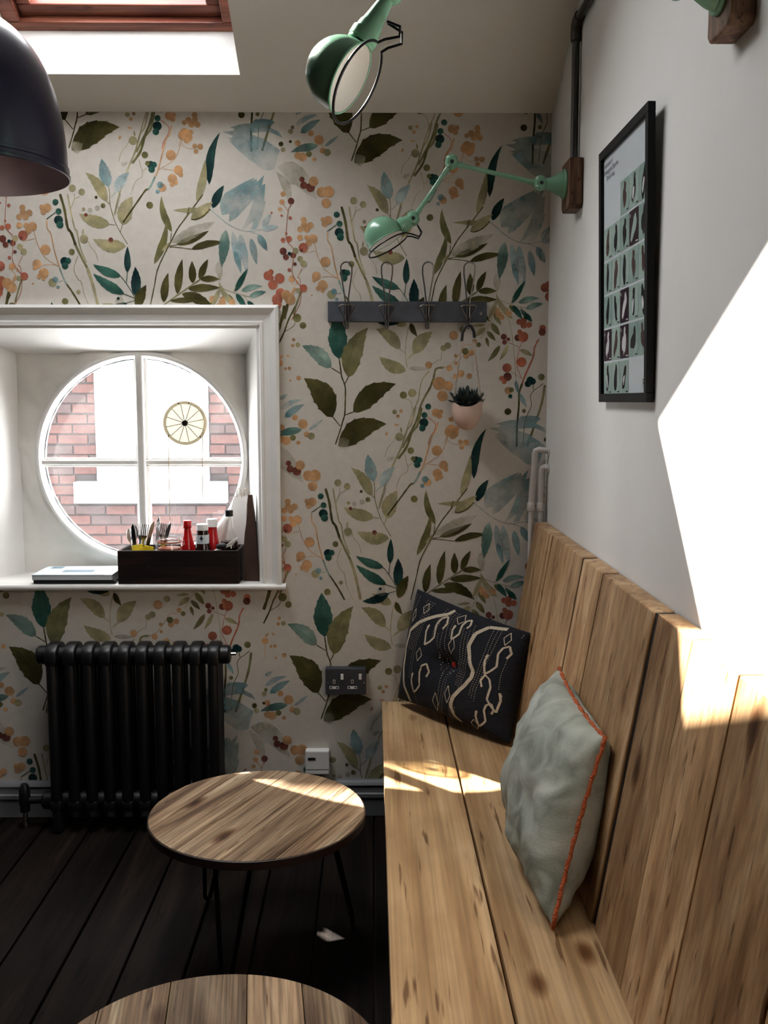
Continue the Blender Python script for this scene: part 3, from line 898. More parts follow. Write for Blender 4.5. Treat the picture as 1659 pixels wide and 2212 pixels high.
for ln in WP.strip().splitlines():
    p = ln.split(); kind = p[0]; c1, c2, al = PAL[p[1]]; faces = []
    cc = lambda t, a=al: tuple(lerp(c1, c2, t)) + (a,)
    pt = lambda q: tuple(float(v) for v in q.split(','))
    if kind == 'C':
        r = float(p[2]); x, z = pt(p[3]); a0 = rs.random()*6.28
        rim = [((x+r*cos(2*pi*k/16)*(1+0.03*sin(3*k+a0)), z+r*sin(2*pi*k/16)), cc(0.3+0.4*sin(2*pi*k/16+a0))) for k in range(16)]
        faces.append(rim)
    elif kind == 'L':
        wd = float(p[2]); bend = float(p[3]); b = Vector(pt(p[4])); t_ = Vector(pt(p[5])); d = t_-b; Ln = d.length; nn = Vector((-d.y, d.x))
        n_ = 12; rows_ = []
        for k in range(n_+1):
            u = k/n_; ctr = b + d*u + nn*(bend*4*u*(1-u)*(0.6+0.4*u))
            h = wd*0.5*(sin(pi*u**0.82)**0.85 if 0 < u < 1 else 0)*(1.0 - 0.15*u)
            hl = h*(1 + (rs.uniform(-0.05, 0.07) if wd > 9 else 0)); hr = h*(1 + (rs.uniform(-0.05, 0.07) if wd > 9 else 0))
            dn = nn.normalized(); fade = u*0.8
            rows_.append((ctr + dn*hl, ctr, ctr - dn*hr, fade))
        ph = rs.random()*6
        for k in range(n_):
            A, B = rows_[k], rows_[k+1]
            f0, f1 = 0.5+0.5*sin(A[3]*5+ph), 0.5+0.5*sin(B[3]*5+ph)
            for q in (0, 1):
                faces.append([((A[q][0], A[q][1]), cc(f0*(0.8+0.2*q))), ((B[q][0], B[q][1]), cc(f1*(0.8+0.2*q))), ((B[q+1][0], B[q+1][1]), cc(f1*(0.6+0.4*q))), ((A[q+1][0], A[q+1][1]), cc(f0*(0.6+0.4*q)))])
            if wd > 30 and k in (3, 5, 7, 9):       # serrated edge
                for q, sg in ((0, 1), (2, -1)):
                    e0, e1 = A[q], B[q]; tip = e1 + (e1-e0)*0.15 + nn.normalized()*sg*wd*0.045
                    faces.append([((e0[0], e0[1]), cc(f0)), ((tip[0], tip[1]), cc(f1)), ((e1[0], e1[1]), cc(f1))])
    elif kind == 'S':
        wd = float(p[2]); pts = bspline([pt(q) for q in p[3:]]); n_ = len(pts); L_, R_ = [], []
        for k in range(n_):
            a = Vector(pts[max(0, k-1)]); b = Vector(pts[min(n_-1, k+1)]); d = (b-a); d = d.normalized() if d.length > 0 else Vector((0, 1)); nn = Vector((-d.y, d.x)); h = wd*0.5*(0.85+0.3*abs(sin(k*0.9)))
            c0 = Vector(pts[k]); L_.append(c0+nn*h); R_.append(c0-nn*h)
        for k in range(n_-1):
            f = 0.5+0.5*sin(k*0.35)
            faces.append([((v[0], v[1]), cc(f)) for v in (L_[k], L_[k+1], R_[k+1], R_[k])])
    else:
        pts = [pt(q) for q in p[2:]]
        from mathutils.geometry import tessellate_polygon
        zs = [q[1] for q in pts]; zlo, zhi = min(zs), max(zs)
        for tri in tessellate_polygon([[Vector((q[0], q[1], 0)) for q in pts]]):
            faces.append([(pts[i], tuple(lerp(c1, c2, 0.2+0.9*(1-(pts[i][1]-zlo)/(zhi-zlo)))) + (al*(0.65+0.3*((pts[i][1]-zlo)/(zhi-zlo))),)) for i in tri])
    shapes.append(faces)
ink = Ink()
TILES = {(-2,-1): (-1.714, 2.316, .968), (-1,-1): (-0.811, 2.2785, .968), (0,-1): (0.0919, 2.2413, .968),
         (-2,0): (-1.81, 1.405, 1.0), (-1,0): (-0.884, 1.370, 1.0), (0,0): (0.0407, 1.335, 1.0),
         (-2,1): (-1.905, 0.465, 1.03), (-1,1): (-0.957, 0.4305, 1.03), (0,1): (-0.0092, 0.397, 1.03)}
for (ox, oz, sc) in TILES.values():
    for si, faces in enumerate(shapes):
        y = -0.0002 - si*2.5e-6
        for fc in faces:
            wp_ = [((ox + q[0][0]*0.001*sc, oz + q[0][1]*0.001*sc), q[1]) for q in fc]
            for r_ in RECTS:
                c_ = tri_clip(wp_, r_)
                if c_: ink.poly(c_, y)
def ink_object(name, ink, mat, parent, org=None):
    org = Vector(org if org is not None else ORG[parent.name]); me = bpy.data.meshes.new(name)
    me.from_pydata([tuple(Vector(v)-org) for v in ink.v], [], ink.f)
    at = me.color_attributes.new('ink', 'FLOAT_COLOR', 'POINT')
    at.data.foreach_set('color', [x for c in ink.c for x in c])
    me.materials.append(mat); o = bpy.data.objects.new(name, me); COL.objects.link(o); o.parent = parent
    o.location = org - ORG[parent.name]; ORG[o.name] = org; return o
ip = ink_object('wallpaper_print', ink, M['ink'], wall_b)
ip['kind'] = 'stuff'
# ------------------------------------------------------------------ bench with planked back
ZS = 0.40
bench = thing('bench', 'long built-in bench of waxed pine planks along the white wall', 'bench', (0.25, -1.6, 0))
YB = -4.6
MB().box(0.030, 0.2335, YB, -0.002, ZS-0.045, ZS).build('seat_plank', M['seat'], bench, bevel=0.004, org=(0.13, -1.5, ZS))
MB().box(0.2385, 0.440, YB, -0.002, ZS-0.045, ZS).build('seat_plank', M['seat'], bench, bevel=0.004, org=(0.34, -2.3, ZS))
ed = [-0.066, -0.128, -0.385, -0.800, -1.018, -1.440, -1.650, -1.858, -2.13, -2.42, -2.66, -2.95, -3.2, -3.5, -3.8, -4.1, -4.4, YB]
gp = [.002, .006, .010, .016, .016, .022, .003, .003] + [.004]*12
for i in range(len(ed)-1):
    y1, y0 = ed[i]-gp[i]/2, ed[i+1]+gp[i+1]/2
    dx = random.uniform(-0.002, 0.002)
    poly = [(0.428+dx, y0, ZS+0.0005), (0.533+dx, y0, 1.0245+random.uniform(-.0015, .0015)), (0.573, y0, 1.0245), (0.470, y0, ZS+0.0005)]
    MB().prism(poly, (0, y1-y0, 0)).build('back_plank', M['back'], bench, bevel=0.003, org=(0.5, (y0+y1)/2, 0.7))
for i in range(1, len(ed)-1):                      # black strips set into the gaps, standing in for their shade
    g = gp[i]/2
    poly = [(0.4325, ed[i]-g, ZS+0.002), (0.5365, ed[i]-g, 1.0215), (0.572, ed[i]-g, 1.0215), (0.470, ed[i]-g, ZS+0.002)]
    MB().prism(poly, (0, 2*g, 0)).build('gap_shade_strip', M['dark'], bench, org=(0.5, ed[i], 0.7))
for i in range(5):
    a, b = 0.0 - i*0.92, -0.92 - i*0.92
    MB().box(0.060, 0.078, b+0.002, a-0.004, 0.002, ZS-0.046).build('front_board', M['floor'], bench, bevel=0.002)

# ------------------------------------------------------------------ round tables on hairpin legs
def round_table(cx, cy, R, zt, label, ang, widths, legs, start):
    t = thing('coffee_table', label, 'table', (cx, cy, 0))
    TH = 0.022
    u = Vector((cos(ang), sin(ang))); v = Vector((-sin(ang), cos(ang)))      # u = along the boards
    s0 = -R
    for wd in widths:
        s1 = min(R, s0 + wd); poly = []
        K_ = 14
        def edge(s): return sqrt(max(0.0, R*R - s*s))
        a = [s0 + (s1-s0)*k/K_ for k in range(K_+1)]
        g = 0.0006
        up = [(edge(s), min(max(s, s0+g), s1-g)) for s in a]; dn = [(-edge(s), min(max(s, s0+g), s1-g)) for s in reversed(a)]
        pts = []
        for q in up + dn:
            if not pts or (abs(q[0]-pts[-1][0]) + abs(q[1]-pts[-1][1])) > 1e-4: pts.append(q)
        # local frame: boards run along local Y, so the grain follows them
        m = MB().prism([(-q[1], q[0], zt-TH) for q in pts], (0, 0, TH))
        o = m.build('board', M['tabletop'], None, bevel=0.0015, org=(0, 0, zt))
        o.parent = t; o.location = (0, 0, zt); o.rotation_euler = (0, 0, ang - pi/2); ORG[o.name] = Vector((cx, cy, zt))
        s0 = s1
    ring = MB(); prof = [(-TH-0.001, R+0.0005), (-TH-0.001, R+0.003), (-0.003, R+0.003), (-0.0015, R+0.0005)]
    ring.lathe((cx, cy, zt), (0, 0, 1), prof, 72); ring.f = [f for f in ring.f if len(f) == 4]; ring.build('edge_band', M['tableedge'], t, smooth=True)
    for a in legs:
        d = Vector((cos(a), sin(a), 0)); s = Vector((-sin(a), cos(a), 0)); c = Vector((cx, cy, 0))
        top0 = c + d*R*0.66 + s*0.05; top1 = c + d*R*0.66 - s*0.05; foot = c + d*R*0.90
        H = zt - TH - 0.004
        path = [top0 + Vector((0, 0, H)), foot + s*0.010 + Vector((0, 0, 0.022)), foot + s*0.006 + Vector((0, 0, 0.010)), foot + Vector((0, 0, 0.0062)),
                foot - s*0.006 + Vector((0, 0, 0.010)), foot - s*0.010 + Vector((0, 0, 0.022)), top1 + Vector((0, 0, H))]
        lg = MB().tube(path, 0.006, 10); lg.obox(c + d*R*0.66 + Vector((0, 0, H+0.001)), d*0.03, s*0.065, (0, 0, 0.002)); lg.build('hairpin_leg', M['wire'], t, smooth=True)
    return t
a1 = atan2(0.495, 0.232)
round_table(-0.3035, -0.778, 0.280, 0.35, 'round wooden coffee table with sun on its top, beside the radiator', a1, [0.10, 0.115, 0.125, 0.13, 0.2], [radians(132), radians(258), radians(12)], 0)
round_table(-0.262, -1.800, 0.290, 0.35, 'round wooden coffee table cut off by the bottom of the picture', radians(97), [0.13, 0.10, 0.14, 0.12, 0.2], [radians(150), radians(270), radians(30)], 0)

# ------------------------------------------------------------------ cushions
def cushion_fn(c00, c10, c11, c01, thick, seed, wr, dent=None, pinch=0.07):
    """c00 bottom-left, c10 bottom-right, c11 top-right, c01 top-left seen from the front; returns f(u,v,side) with u,v in -1..1"""
    c00, c10, c11, c01 = map(Vector, (c00, c10, c11, c01)); ctr = (c00+c10+c11+c01)/4
    nrm = (c10-c00).cross(c01-c00).normalized()
    def f(u, v, side):
        su, sv = u*(1 - pinch*(1-v*v)*(abs(u)**3)), v*(1 - pinch*(1-u*u)*(abs(v)**3))
        a, b = (su+1)/2, (sv+1)/2
        p = c00*(1-a)*(1-b) + c10*a*(1-b) + c11*a*b + c01*(1-a)*b
        h = (max(0, 1-u*u)**0.5)*(max(0, 1-v*v)**0.5)
        h = h**0.85
        hh = h
        if wr > 0:
            q = Vector((u*1.6+seed, v*1.6, side*2.0)); e = min(1, h*2.2)
            hh += wr*e*(noise.noise(q*1.3)*0.45 + (0.4-abs(noise.noise(q*2.2+Vector((3, 1, 0)))))*0.75 + (0.3-abs(noise.noise(q*4.6+Vector((9, 4, 0)))))*0.30 + noise.noise(q*6.0)*0.10)
            # folds radiating out of the lower corner
            hh += wr*0.55*e*sin(9*atan2(v+1.1, u+1.1) + 2*noise.noise(q))*exp(-((u+0.6)**2+(v+0.6)**2)/0.7)
        if dent: hh -= dent*exp(-(u*u+v*v)/0.035) + dent*0.25*exp(-(u*u+v*v)/0.2)*abs(cos(4*atan2(v, u)))
        return p + nrm*(thick*hh*side)
    return f, nrm
def cushion_mesh(f, n=44):
    m = MB(); vs = []; fs = []
    for side in (1, -1):
        b = len(vs)
        for i in range(n+1):
            for j in range(n+1):
                u = sin(pi/2*(-1+2*i/n)); v = sin(pi/2*(-1+2*j/n)); vs.append(f(u, v, side))
        for i in range(n):
            for j in range(n):
                q = (b+i*(n+1)+j, b+(i+1)*(n+1)+j, b+(i+1)*(n+1)+j+1, b+i*(n+1)+j+1); fs.append(q if side > 0 else q[::-1])
    m.add(vs, fs); return m
def seam_path(f, n=26):
    P = []
    for k in range(n): P.append(f(-1+2*k/n, -1, 1))
    for k in range(n): P.append(f(1, -1+2*k/n, 1))
    for k in range(n): P.append(f(1-2*k/n, 1, 1))
    for k in range(n): P.append(f(-1, 1-2*k/n, 1))
    return P
gc = thing('cushion', 'grey linen cushion with orange crocheted edge leaning on bench back', 'cushion', (0.38, -1.2, ZS))
f, nr = cushion_fn((0.335, -0.985, 0.415), (0.345, -1.470, 0.418), (0.462, -1.365, 0.752), (0.458, -0.905, 0.765), 0.090, 2.7, 0.20)
cm_ = cushion_mesh(f)
# keep it out of the backrest and the seat
def clampv(v):
    xb = 0.428 + (v.z-ZS)*0.168 - 0.004
    return Vector((min(v.x, xb), v.y, max(v.z, ZS+0.003)))
cm_.v = [clampv(v) for v in cm_.v]
gco = cm_.build('cover', M['linen'], gc, smooth='all')
sm = MB(); P = [clampv(p) for p in seam_path(f)]
P = [p + Vector((0, 0, 0.0045*sin(i*2.1))) for i, p in enumerate(P)]
sm.tube(P, [0.0046 + 0.0010*sin(i*2.6) for i in range(len(P))], 8, closed=True); sm.build('crochet_edge', M['orange'], gc, smooth='all')
dc = thing('cushion', 'dark navy embroidered cushion with red button in bench corner', 'cushion', (0.27, -0.25, ZS))
f2, nr2 = cushion_fn((0.085, -0.045, 0.425), (0.405, -0.455, 0.412), (0.478, -0.345, 0.720), (0.150, -0.030, 0.795), 0.080, 8.1, 0.05, dent=0.55, pinch=0.05)
def clamp2(v):
    xb = 0.428 + (v.z-ZS)*0.168 - 0.004
    return Vector((min(v.x, xb), min(v.y, -0.006), max(v.z, ZS+0.003)))
cm2 = cushion_mesh(f2); cm2.v = [clamp2(v) for v in cm2.v]; dco = cm2.build('cover', M['navycloth'], dc, smooth='all')
def emb(m, pts, wd):
    n_ = len(pts)
    for k in range(n_-1):
        a, b = Vector(pts[k]), Vector(pts[k+1]); d = b-a; L_ = d.length
        if L_ < 1e-6: continue
        d /= L_; nn = Vector((-d.y, d.x))*wd; steps = max(1, int(L_/0.05))
        for s in range(steps):
            p, q = a + d*L_*s/steps, a + d*L_*(s+1)/steps
            qs = [(p+nn), (q+nn), (q-nn), (p-nn)]
            vs = [clamp2(f2(max(-.99, min(.99, t.x)), max(-.99, min(.99, t.y)), 1)) + nr2*0.0016 for t in qs]
            m.add(vs, [(0, 1, 2, 3)])
def st(pts): return [(-1+2*x, 1-2*y) for x, y in pts]        # fractions across / down
def part_emb(name, pts, wd):
    m_ = MB(); emb(m_, pts, wd); m_.build(name, M['thread'], dc)
part_emb('stripe', st([(.42,.02),(.40,.07),(.30,.14),(.18,.24),(.10,.34),(.085,.50),(.09,.66),(.13,.82),(.18,.97)]), .028)
part_emb('stripe', st([(.86,.02),(.74,.05),(.68,.14),(.665,.26),(.70,.38),(.74,.46),(.735,.52),(.70,.60),(.66,.66),(.62,.74),(.60,.82),(.62,.92),(.66,.97)]), .028)
def hookm(cx, cy, s, fl):
    P_ = [(-.045,-.015),(-.035,-.03),(-.045,.0),(-.03,.055),(.0,.035),(.025,.01),(.015,-.045),(.03,-.075),(.06,-.09),(.08,-.06),(.065,-.035)]
    part_emb('hook_motif', st([(cx + fl*x*s, cy + y*s*1.7) for x, y in P_]), .015)
hookm(.34, .28, 1.25, 1); hookm(.28, .74, 1.25, 1); hookm(.86, .34, 1.2, 1); hookm(.90, .64, 1.2, -1); hookm(.84, .84, 1.0, 1); hookm(.54, .18, .9, 1)
def dia(cx, cy, w_, h_): part_emb('diamond_motif', st([(cx, cy-h_), (cx+w_, cy), (cx, cy+h_), (cx-w_, cy), (cx, cy-h_)]), .006)
for a in ((.20,.10,.03,.05),(.26,.50,.03,.06),(.90,.10,.025,.06),(.78,.93,.03,.05),(.52,.07,.035,.05),(.53,.32,.03,.08),(.10,.20,.02,.06),(.46,.86,.03,.09),(.57,.74,.025,.08)): dia(*a)
dots = MB()
for x0 in (.03,.06,.14,.165,.19,.215,.24,.38,.405,.43,.455,.48,.505,.59,.61,.63,.65,.76,.785,.81,.96):
    for k in range(46):
        y = .03 + k*.0205; x_ = x0 + .03*sin(y*5+x0*9)
        if noise.noise((x0*9, y*3, 5)) < -0.12: continue
        emb(dots, st([(x_, y), (x_, y+.008)]), .004)
do = dots.build('running_stitch', M['thread'], dc); do['kind'] = 'stuff'
bc = f2(0, 0, 1)
MB().lathe(bc - nr2*0.004, nr2, [(0, 0.012), (0.006, 0.0135), (0.011, 0.010), (0.0135, 0.004), (0.014, 0)], 18).build('button', M['red'], dc, smooth=True)

# ------------------------------------------------------------------ radiator
rad = thing('radiator', 'black cast-iron column radiator under the round window', 'radiator', (-0.795, -0.09, 0))
RY = (-0.055, -0.095, -0.135); PX = 0.0583; x0 = -1.050
sec = MB()
for ry in RY:
    sec.tube([(0, ry, 0.085), (0, ry, 0.12), (0, ry, 0.56), (0, ry, 0.598)], [0.016, 0.0185, 0.0185, 0.016], 12)
arch = []
for k in range(13):
    a = pi*k/12; arch.append((0, -0.095 - 0.058*cos(a), 0.592 + 0.042*sin(a)**0.8))
sec.prism([(p[0]-0.019, p[1], p[2]) for p in arch] + [(-0.019, -0.037, 0.565), (-0.019, -0.153, 0.565)][::-1][::-1], (0.038, 0, 0))
sec.prism([(-0.019, -0.153, 0.075), (-0.019, -0.153, 0.11), (-0.019, -0.037, 0.11), (-0.019, -0.037, 0.075)], (0.038, 0, 0))
proto = sec.build('section', M['rad'], None, smooth=True, bevel=0.007, org=(0, 0, 0)); 
first = True
for i in range(10):
    o = proto if first else proto.copy()
    if not first: COL.objects.link(o)
    first = False; o.parent = rad; o.location = Vector((x0 + 0.006 + i*PX, 0, 0)) - ORG[rad.name]
for z in (0.590, 0.095):
    MB().tube([(x0-0.052, -0.095, z), (x0-0.046, -0.095, z), (x0+0.006+9*PX+0.044, -0.095, z), (x0+0.006+9*PX+0.050, -0.095, z)], [0.026, 0.031, 0.031, 0.026], 20).build('header', M['rad'], rad, smooth=True)
MB().tube([(x0+9*PX+0.05, -0.095, 0.592), (x0+9*PX+0.074, -0.095, 0.592)], 0.0055, 12).build('bleed_valve', M['chrome'], rad, smooth=True)
for xx in (x0+0.006, x0+0.006+9*PX):
    MB().box(xx-0.014, xx+0.014, -0.15, -0.04, 0.0, 0.078).build('foot', M['rad'], rad, bevel=0.006)
vx = -1.165
MB().tube([(vx, -0.095, 0.055), (vx, -0.095, 0.075), (vx, -0.095, 0.085), (vx, -0.095, 0.135), (vx, -0.095, 0.150)], [0.016, 0.016, 0.019, 0.018, 0.010], 16).build('valve', M['rad'], rad, smooth=True)
MB().tube([(vx, -0.095, 0.0), (vx, -0.095, 0.058)], 0.008, 12).build('supply_pipe', M['chrome'], rad, smooth=True)
MB().tube([(vx, -0.095, 0.092), (x0-0.045, -0.095, 0.095)], 0.012, 12).build('valve_tail', M['rad'], rad, smooth=True)

# ------------------------------------------------------------------ sockets on the wall
sk = thing('wall_socket', 'grey metal double power socket on the wallpaper above the table', 'socket', (-0.0915, 0, 0.432))
MB().box(-0.1605, -0.0225, -0.030, 0.0, 0.4315, 0.524).build('back_box', M['plate'], sk, bevel=0.004)
MB().box(-0.1585, -0.0245, -0.034, -0.030, 0.4335, 0.522).build('plate', M['plate'], sk, bevel=0.001)
for cx in (-0.131, -0.070):
    MB().box(cx+0.022, cx+0.032, -0.039, -0.034, 0.486, 0.506).build('switch', M['white'], sk, bevel=0.002)
    for (dx, dz, w_, h_) in ((0, 0.479, 0.004, 0.0062), (0, 0.458, 0.016, 0.0045)):
        ins = MB().box(cx+dx-w_, cx+dx+w_, -0.0352, -0.034, dz-h_, dz+h_).build('pin_surround', M['white'], sk)
    MB().box(cx-0.0022, cx+0.0022, -0.0358, -0.0352, 0.4745, 0.4835).build('pin_hole', M['dark'], sk)
    for s in (-1, 1): MB().box(cx+s*0.0105-0.0032, cx+s*0.0105+0.0032, -0.0358, -0.0352, 0.4555, 0.4605).build('pin_hole', M['dark'], sk)
for xx in (-0.152, -0.031): MB().lathe((xx, -0.034, 0.474), (0, -1, 0), [(0, 0.0032), (0.0016, 0.0026), (0.002, 0)], 12).build('screw', M['chrome'], sk, smooth=True)
jb = thing('junction_box', 'white plastic junction box low on the wall behind the table', 'junction box', (-0.19, 0, 0.152))
MB().box(-0.231, -0.149, -0.034, 0.0, 0.152, 0.236).build('box', M['white'], jb, bevel=0.004)
MB().box(-0.222, -0.196, -0.0355, -0.034, 0.204, 0.213).build('slot', M['dark'], jb)
MB().box(-0.229, -0.151, -0.0345, -0.0335, 0.170, 0.1715).build('lid_seam', M['dark'], jb)

# ------------------------------------------------------------------ coat rail and hooks
cr = thing('coat_rack', 'slate grey coat rail with four wire hooks on the wallpaper', 'coat rack', (0.1135, 0, 1.675))
MB().box(-0.145, 0.372, -0.020, 0.0, 1.675, 1.741).build('board', M['slate'], cr, bevel=0.002)
for hx in (-0.083, 0.0465, 0.178, 0.310):
    def yy(z): return -0.024 - max(0, z-1.70)*0.28
    loop = [(hx-0.0045, yy(1.655), 1.655), (hx-0.0045, yy(1.74), 1.74), (hx-0.010, yy(1.78), 1.78), (hx-0.0175, yy(1.825), 1.825)]
    for k in range(1, 8):
        a = pi - pi*k/8; loop.append((hx + 0.019*cos(a), yy(1.84+0.02*sin(a)), 1.838 + 0.021*sin(a)))
    loop += [(hx+0.0175, yy(1.825), 1.825), (hx+0.010, yy(1.78), 1.78), (hx+0.0045, yy(1.74), 1.74), (hx+0.0045, yy(1.655), 1.655)]
    h = MB().tube(loop, 0.0025, 8).build('hook', M['steel'], cr, smooth=True)
    low = [(hx-0.003, -0.026, 1.652), (hx-0.003, -0.030, 1.675), (hx-0.010, -0.036, 1.695), (hx-0.022, -0.048, 1.715), (hx-0.024, -0.052, 1.722), (hx-0.018, -0.053, 1.726),
           (hx+0.018, -0.053, 1.726), (hx+0.024, -0.052, 1.722), (hx+0.022, -0.048, 1.715), (hx+0.010, -0.036, 1.695), (hx+0.003, -0.030, 1.675), (hx+0.003, -0.026, 1.652)]
    MB().tube(low, 0.0024, 8).build('lower_prong', M['steel'], h, smooth=True)
    MB().box(hx-0.008, hx+0.008, -0.024, -0.020, 1.680, 1.735).build('clip_plate', M['dark'], h, bevel=0.001)
for sx in (0.352,): MB().lathe((sx, -0.020, 1.702), (0, -1, 0), [(0, 0.006), (0.002, 0.005), (0.0025, 0)], 12).build('screw', M['steel'], cr, smooth=True)

# ------------------------------------------------------------------ hanging planter
hp = thing('hanging_planter', 'blush ceramic wall planter with dark succulent hanging from the end hook', 'planter', (0.307, -0.06, 1.325))
MB().tube([(0.288, -0.052, 1.610), (0.291, -0.052, 1.640), (0.299, -0.052, 1.658), (0.309, -0.052, 1.664), (0.319, -0.052, 1.658), (0.327, -0.052, 1.642), (0.329, -0.052, 1.622)], 0.0048, 10).build('strap', M['dark'], hp, smooth=True)
for (xa, xb) in ((0.289, 0.262), (0.326, 0.352)):
    P = [(xa + (xb-xa)*k/24 + 0.0012*sin(k*2.1), -0.056 + 0.0012*cos(k*2.1), 1.612 - (1.612-1.425)*k/24) for k in range(25)]
    MB().tube(P, [0.0024+0.0004*(k % 2) for k in range(25)], 8).build('cord', M['cord'], hp, smooth=True)
pm = MB(); seg = 36; prof = []
vs = []; fs = []
PZ = 1.325; HT = 0.092
nr_ = 12
def rimz(a): return 1.412 + 0.010*cos(2*a) + 0.004*cos(a)
def prad(t): return 0.0495*(sin(pi/2*min(1, t*1.25+0.02))**0.62)*(1-0.05*max(0, t-0.8))
for j in range(nr_+1):
    for k in range(seg):
        a = 2*pi*k/seg; t = j/nr_; z = PZ + (rimz(a)-PZ)*t**1.25 if t > 0 else PZ
        r = prad(t); vs.append((0.307 + r*cos(a), -0.056 + r*sin(a)*0.9, z))
for j in range(nr_+1):
    for k in range(seg):
        a = 2*pi*k/seg; t = 1 - j/nr_*0.5; z = PZ + (rimz(a)-PZ)*t**1.25 - 0.0005; r = prad(t) - 0.004; vs.append((0.307 + r*cos(a), -0.056 + r*sin(a)*0.9, z))
for j in range(2*nr_+1):
    for k in range(seg): l = (k+1) % seg; fs.append((j*seg+k, j*seg+l, (j+1)*seg+l, (j+1)*seg+k))
fs.append(tuple(range(seg))[::-1]); fs.append(tuple((2*nr_+1)*seg+k for k in range(seg)))
pm.add(vs, fs); pm.build('pot', M['pot'], hp, smooth=True)
pl = MB().lathe((0.307, -0.056, 1.392), (0, 0, 1), [(0, 0.030), (0.014, 0.034), (0.024, 0.022), (0.028, 0)], 14).build('succulent', M['succ'], hp, smooth=True, org=(0.307, -0.056, 1.40))
lm = MB(); lp = [(0, 0.003), (0.012, 0.0085), (0.028, 0.0090), (0.045, 0.0055), (0.058, 0.0006)]
for i, (z, r) in enumerate(lp): pass
lm.add([(cos(2*pi*k/6)*r, 0.45*sin(2*pi*k/6)*r + 0.10*z, z) for z, r in lp for k in range(6)], [(i*6+k, i*6+(k+1) % 6, (i+1)*6+(k+1) % 6, (i+1)*6+k) for i in range(4) for k in range(6)])
leaf0 = lm.build('leaf', M['succ'], None, smooth=True, org=(0, 0, 0)); used = False
rr = random.Random(11)
for ci, (cx, cy) in enumerate(((-0.022, 0.0), (0.020, -0.004), (-0.001, -0.018), (0.0, 0.016))):
    for ring_, (cnt, tilt, sc) in enumerate(((4, 0.25, 1.05), (7, 0.75, 1.0), (8, 1.25, 0.85))):
        for k in range(cnt):
            o = leaf0 if not used else leaf0.copy()
            if used: COL.objects.link(o)
            used = True; a = 2*pi*(k+0.3*ring_)/cnt + ci; o.parent = pl
            o.location = (cx, cy, 0.004)
            o.rotation_euler = (tilt + rr.uniform(-.12, .12), 0, a); s_ = sc*rr.uniform(0.85, 1.1); o.scale = (s_, s_, s_)
MB().lathe((0.307, -0.056, 1.385), (0, 0, 1), [(0, 0.036), (0.018, 0.040), (0.020, 0)], 20).build('soil', M['dark'], hp, smooth=True)
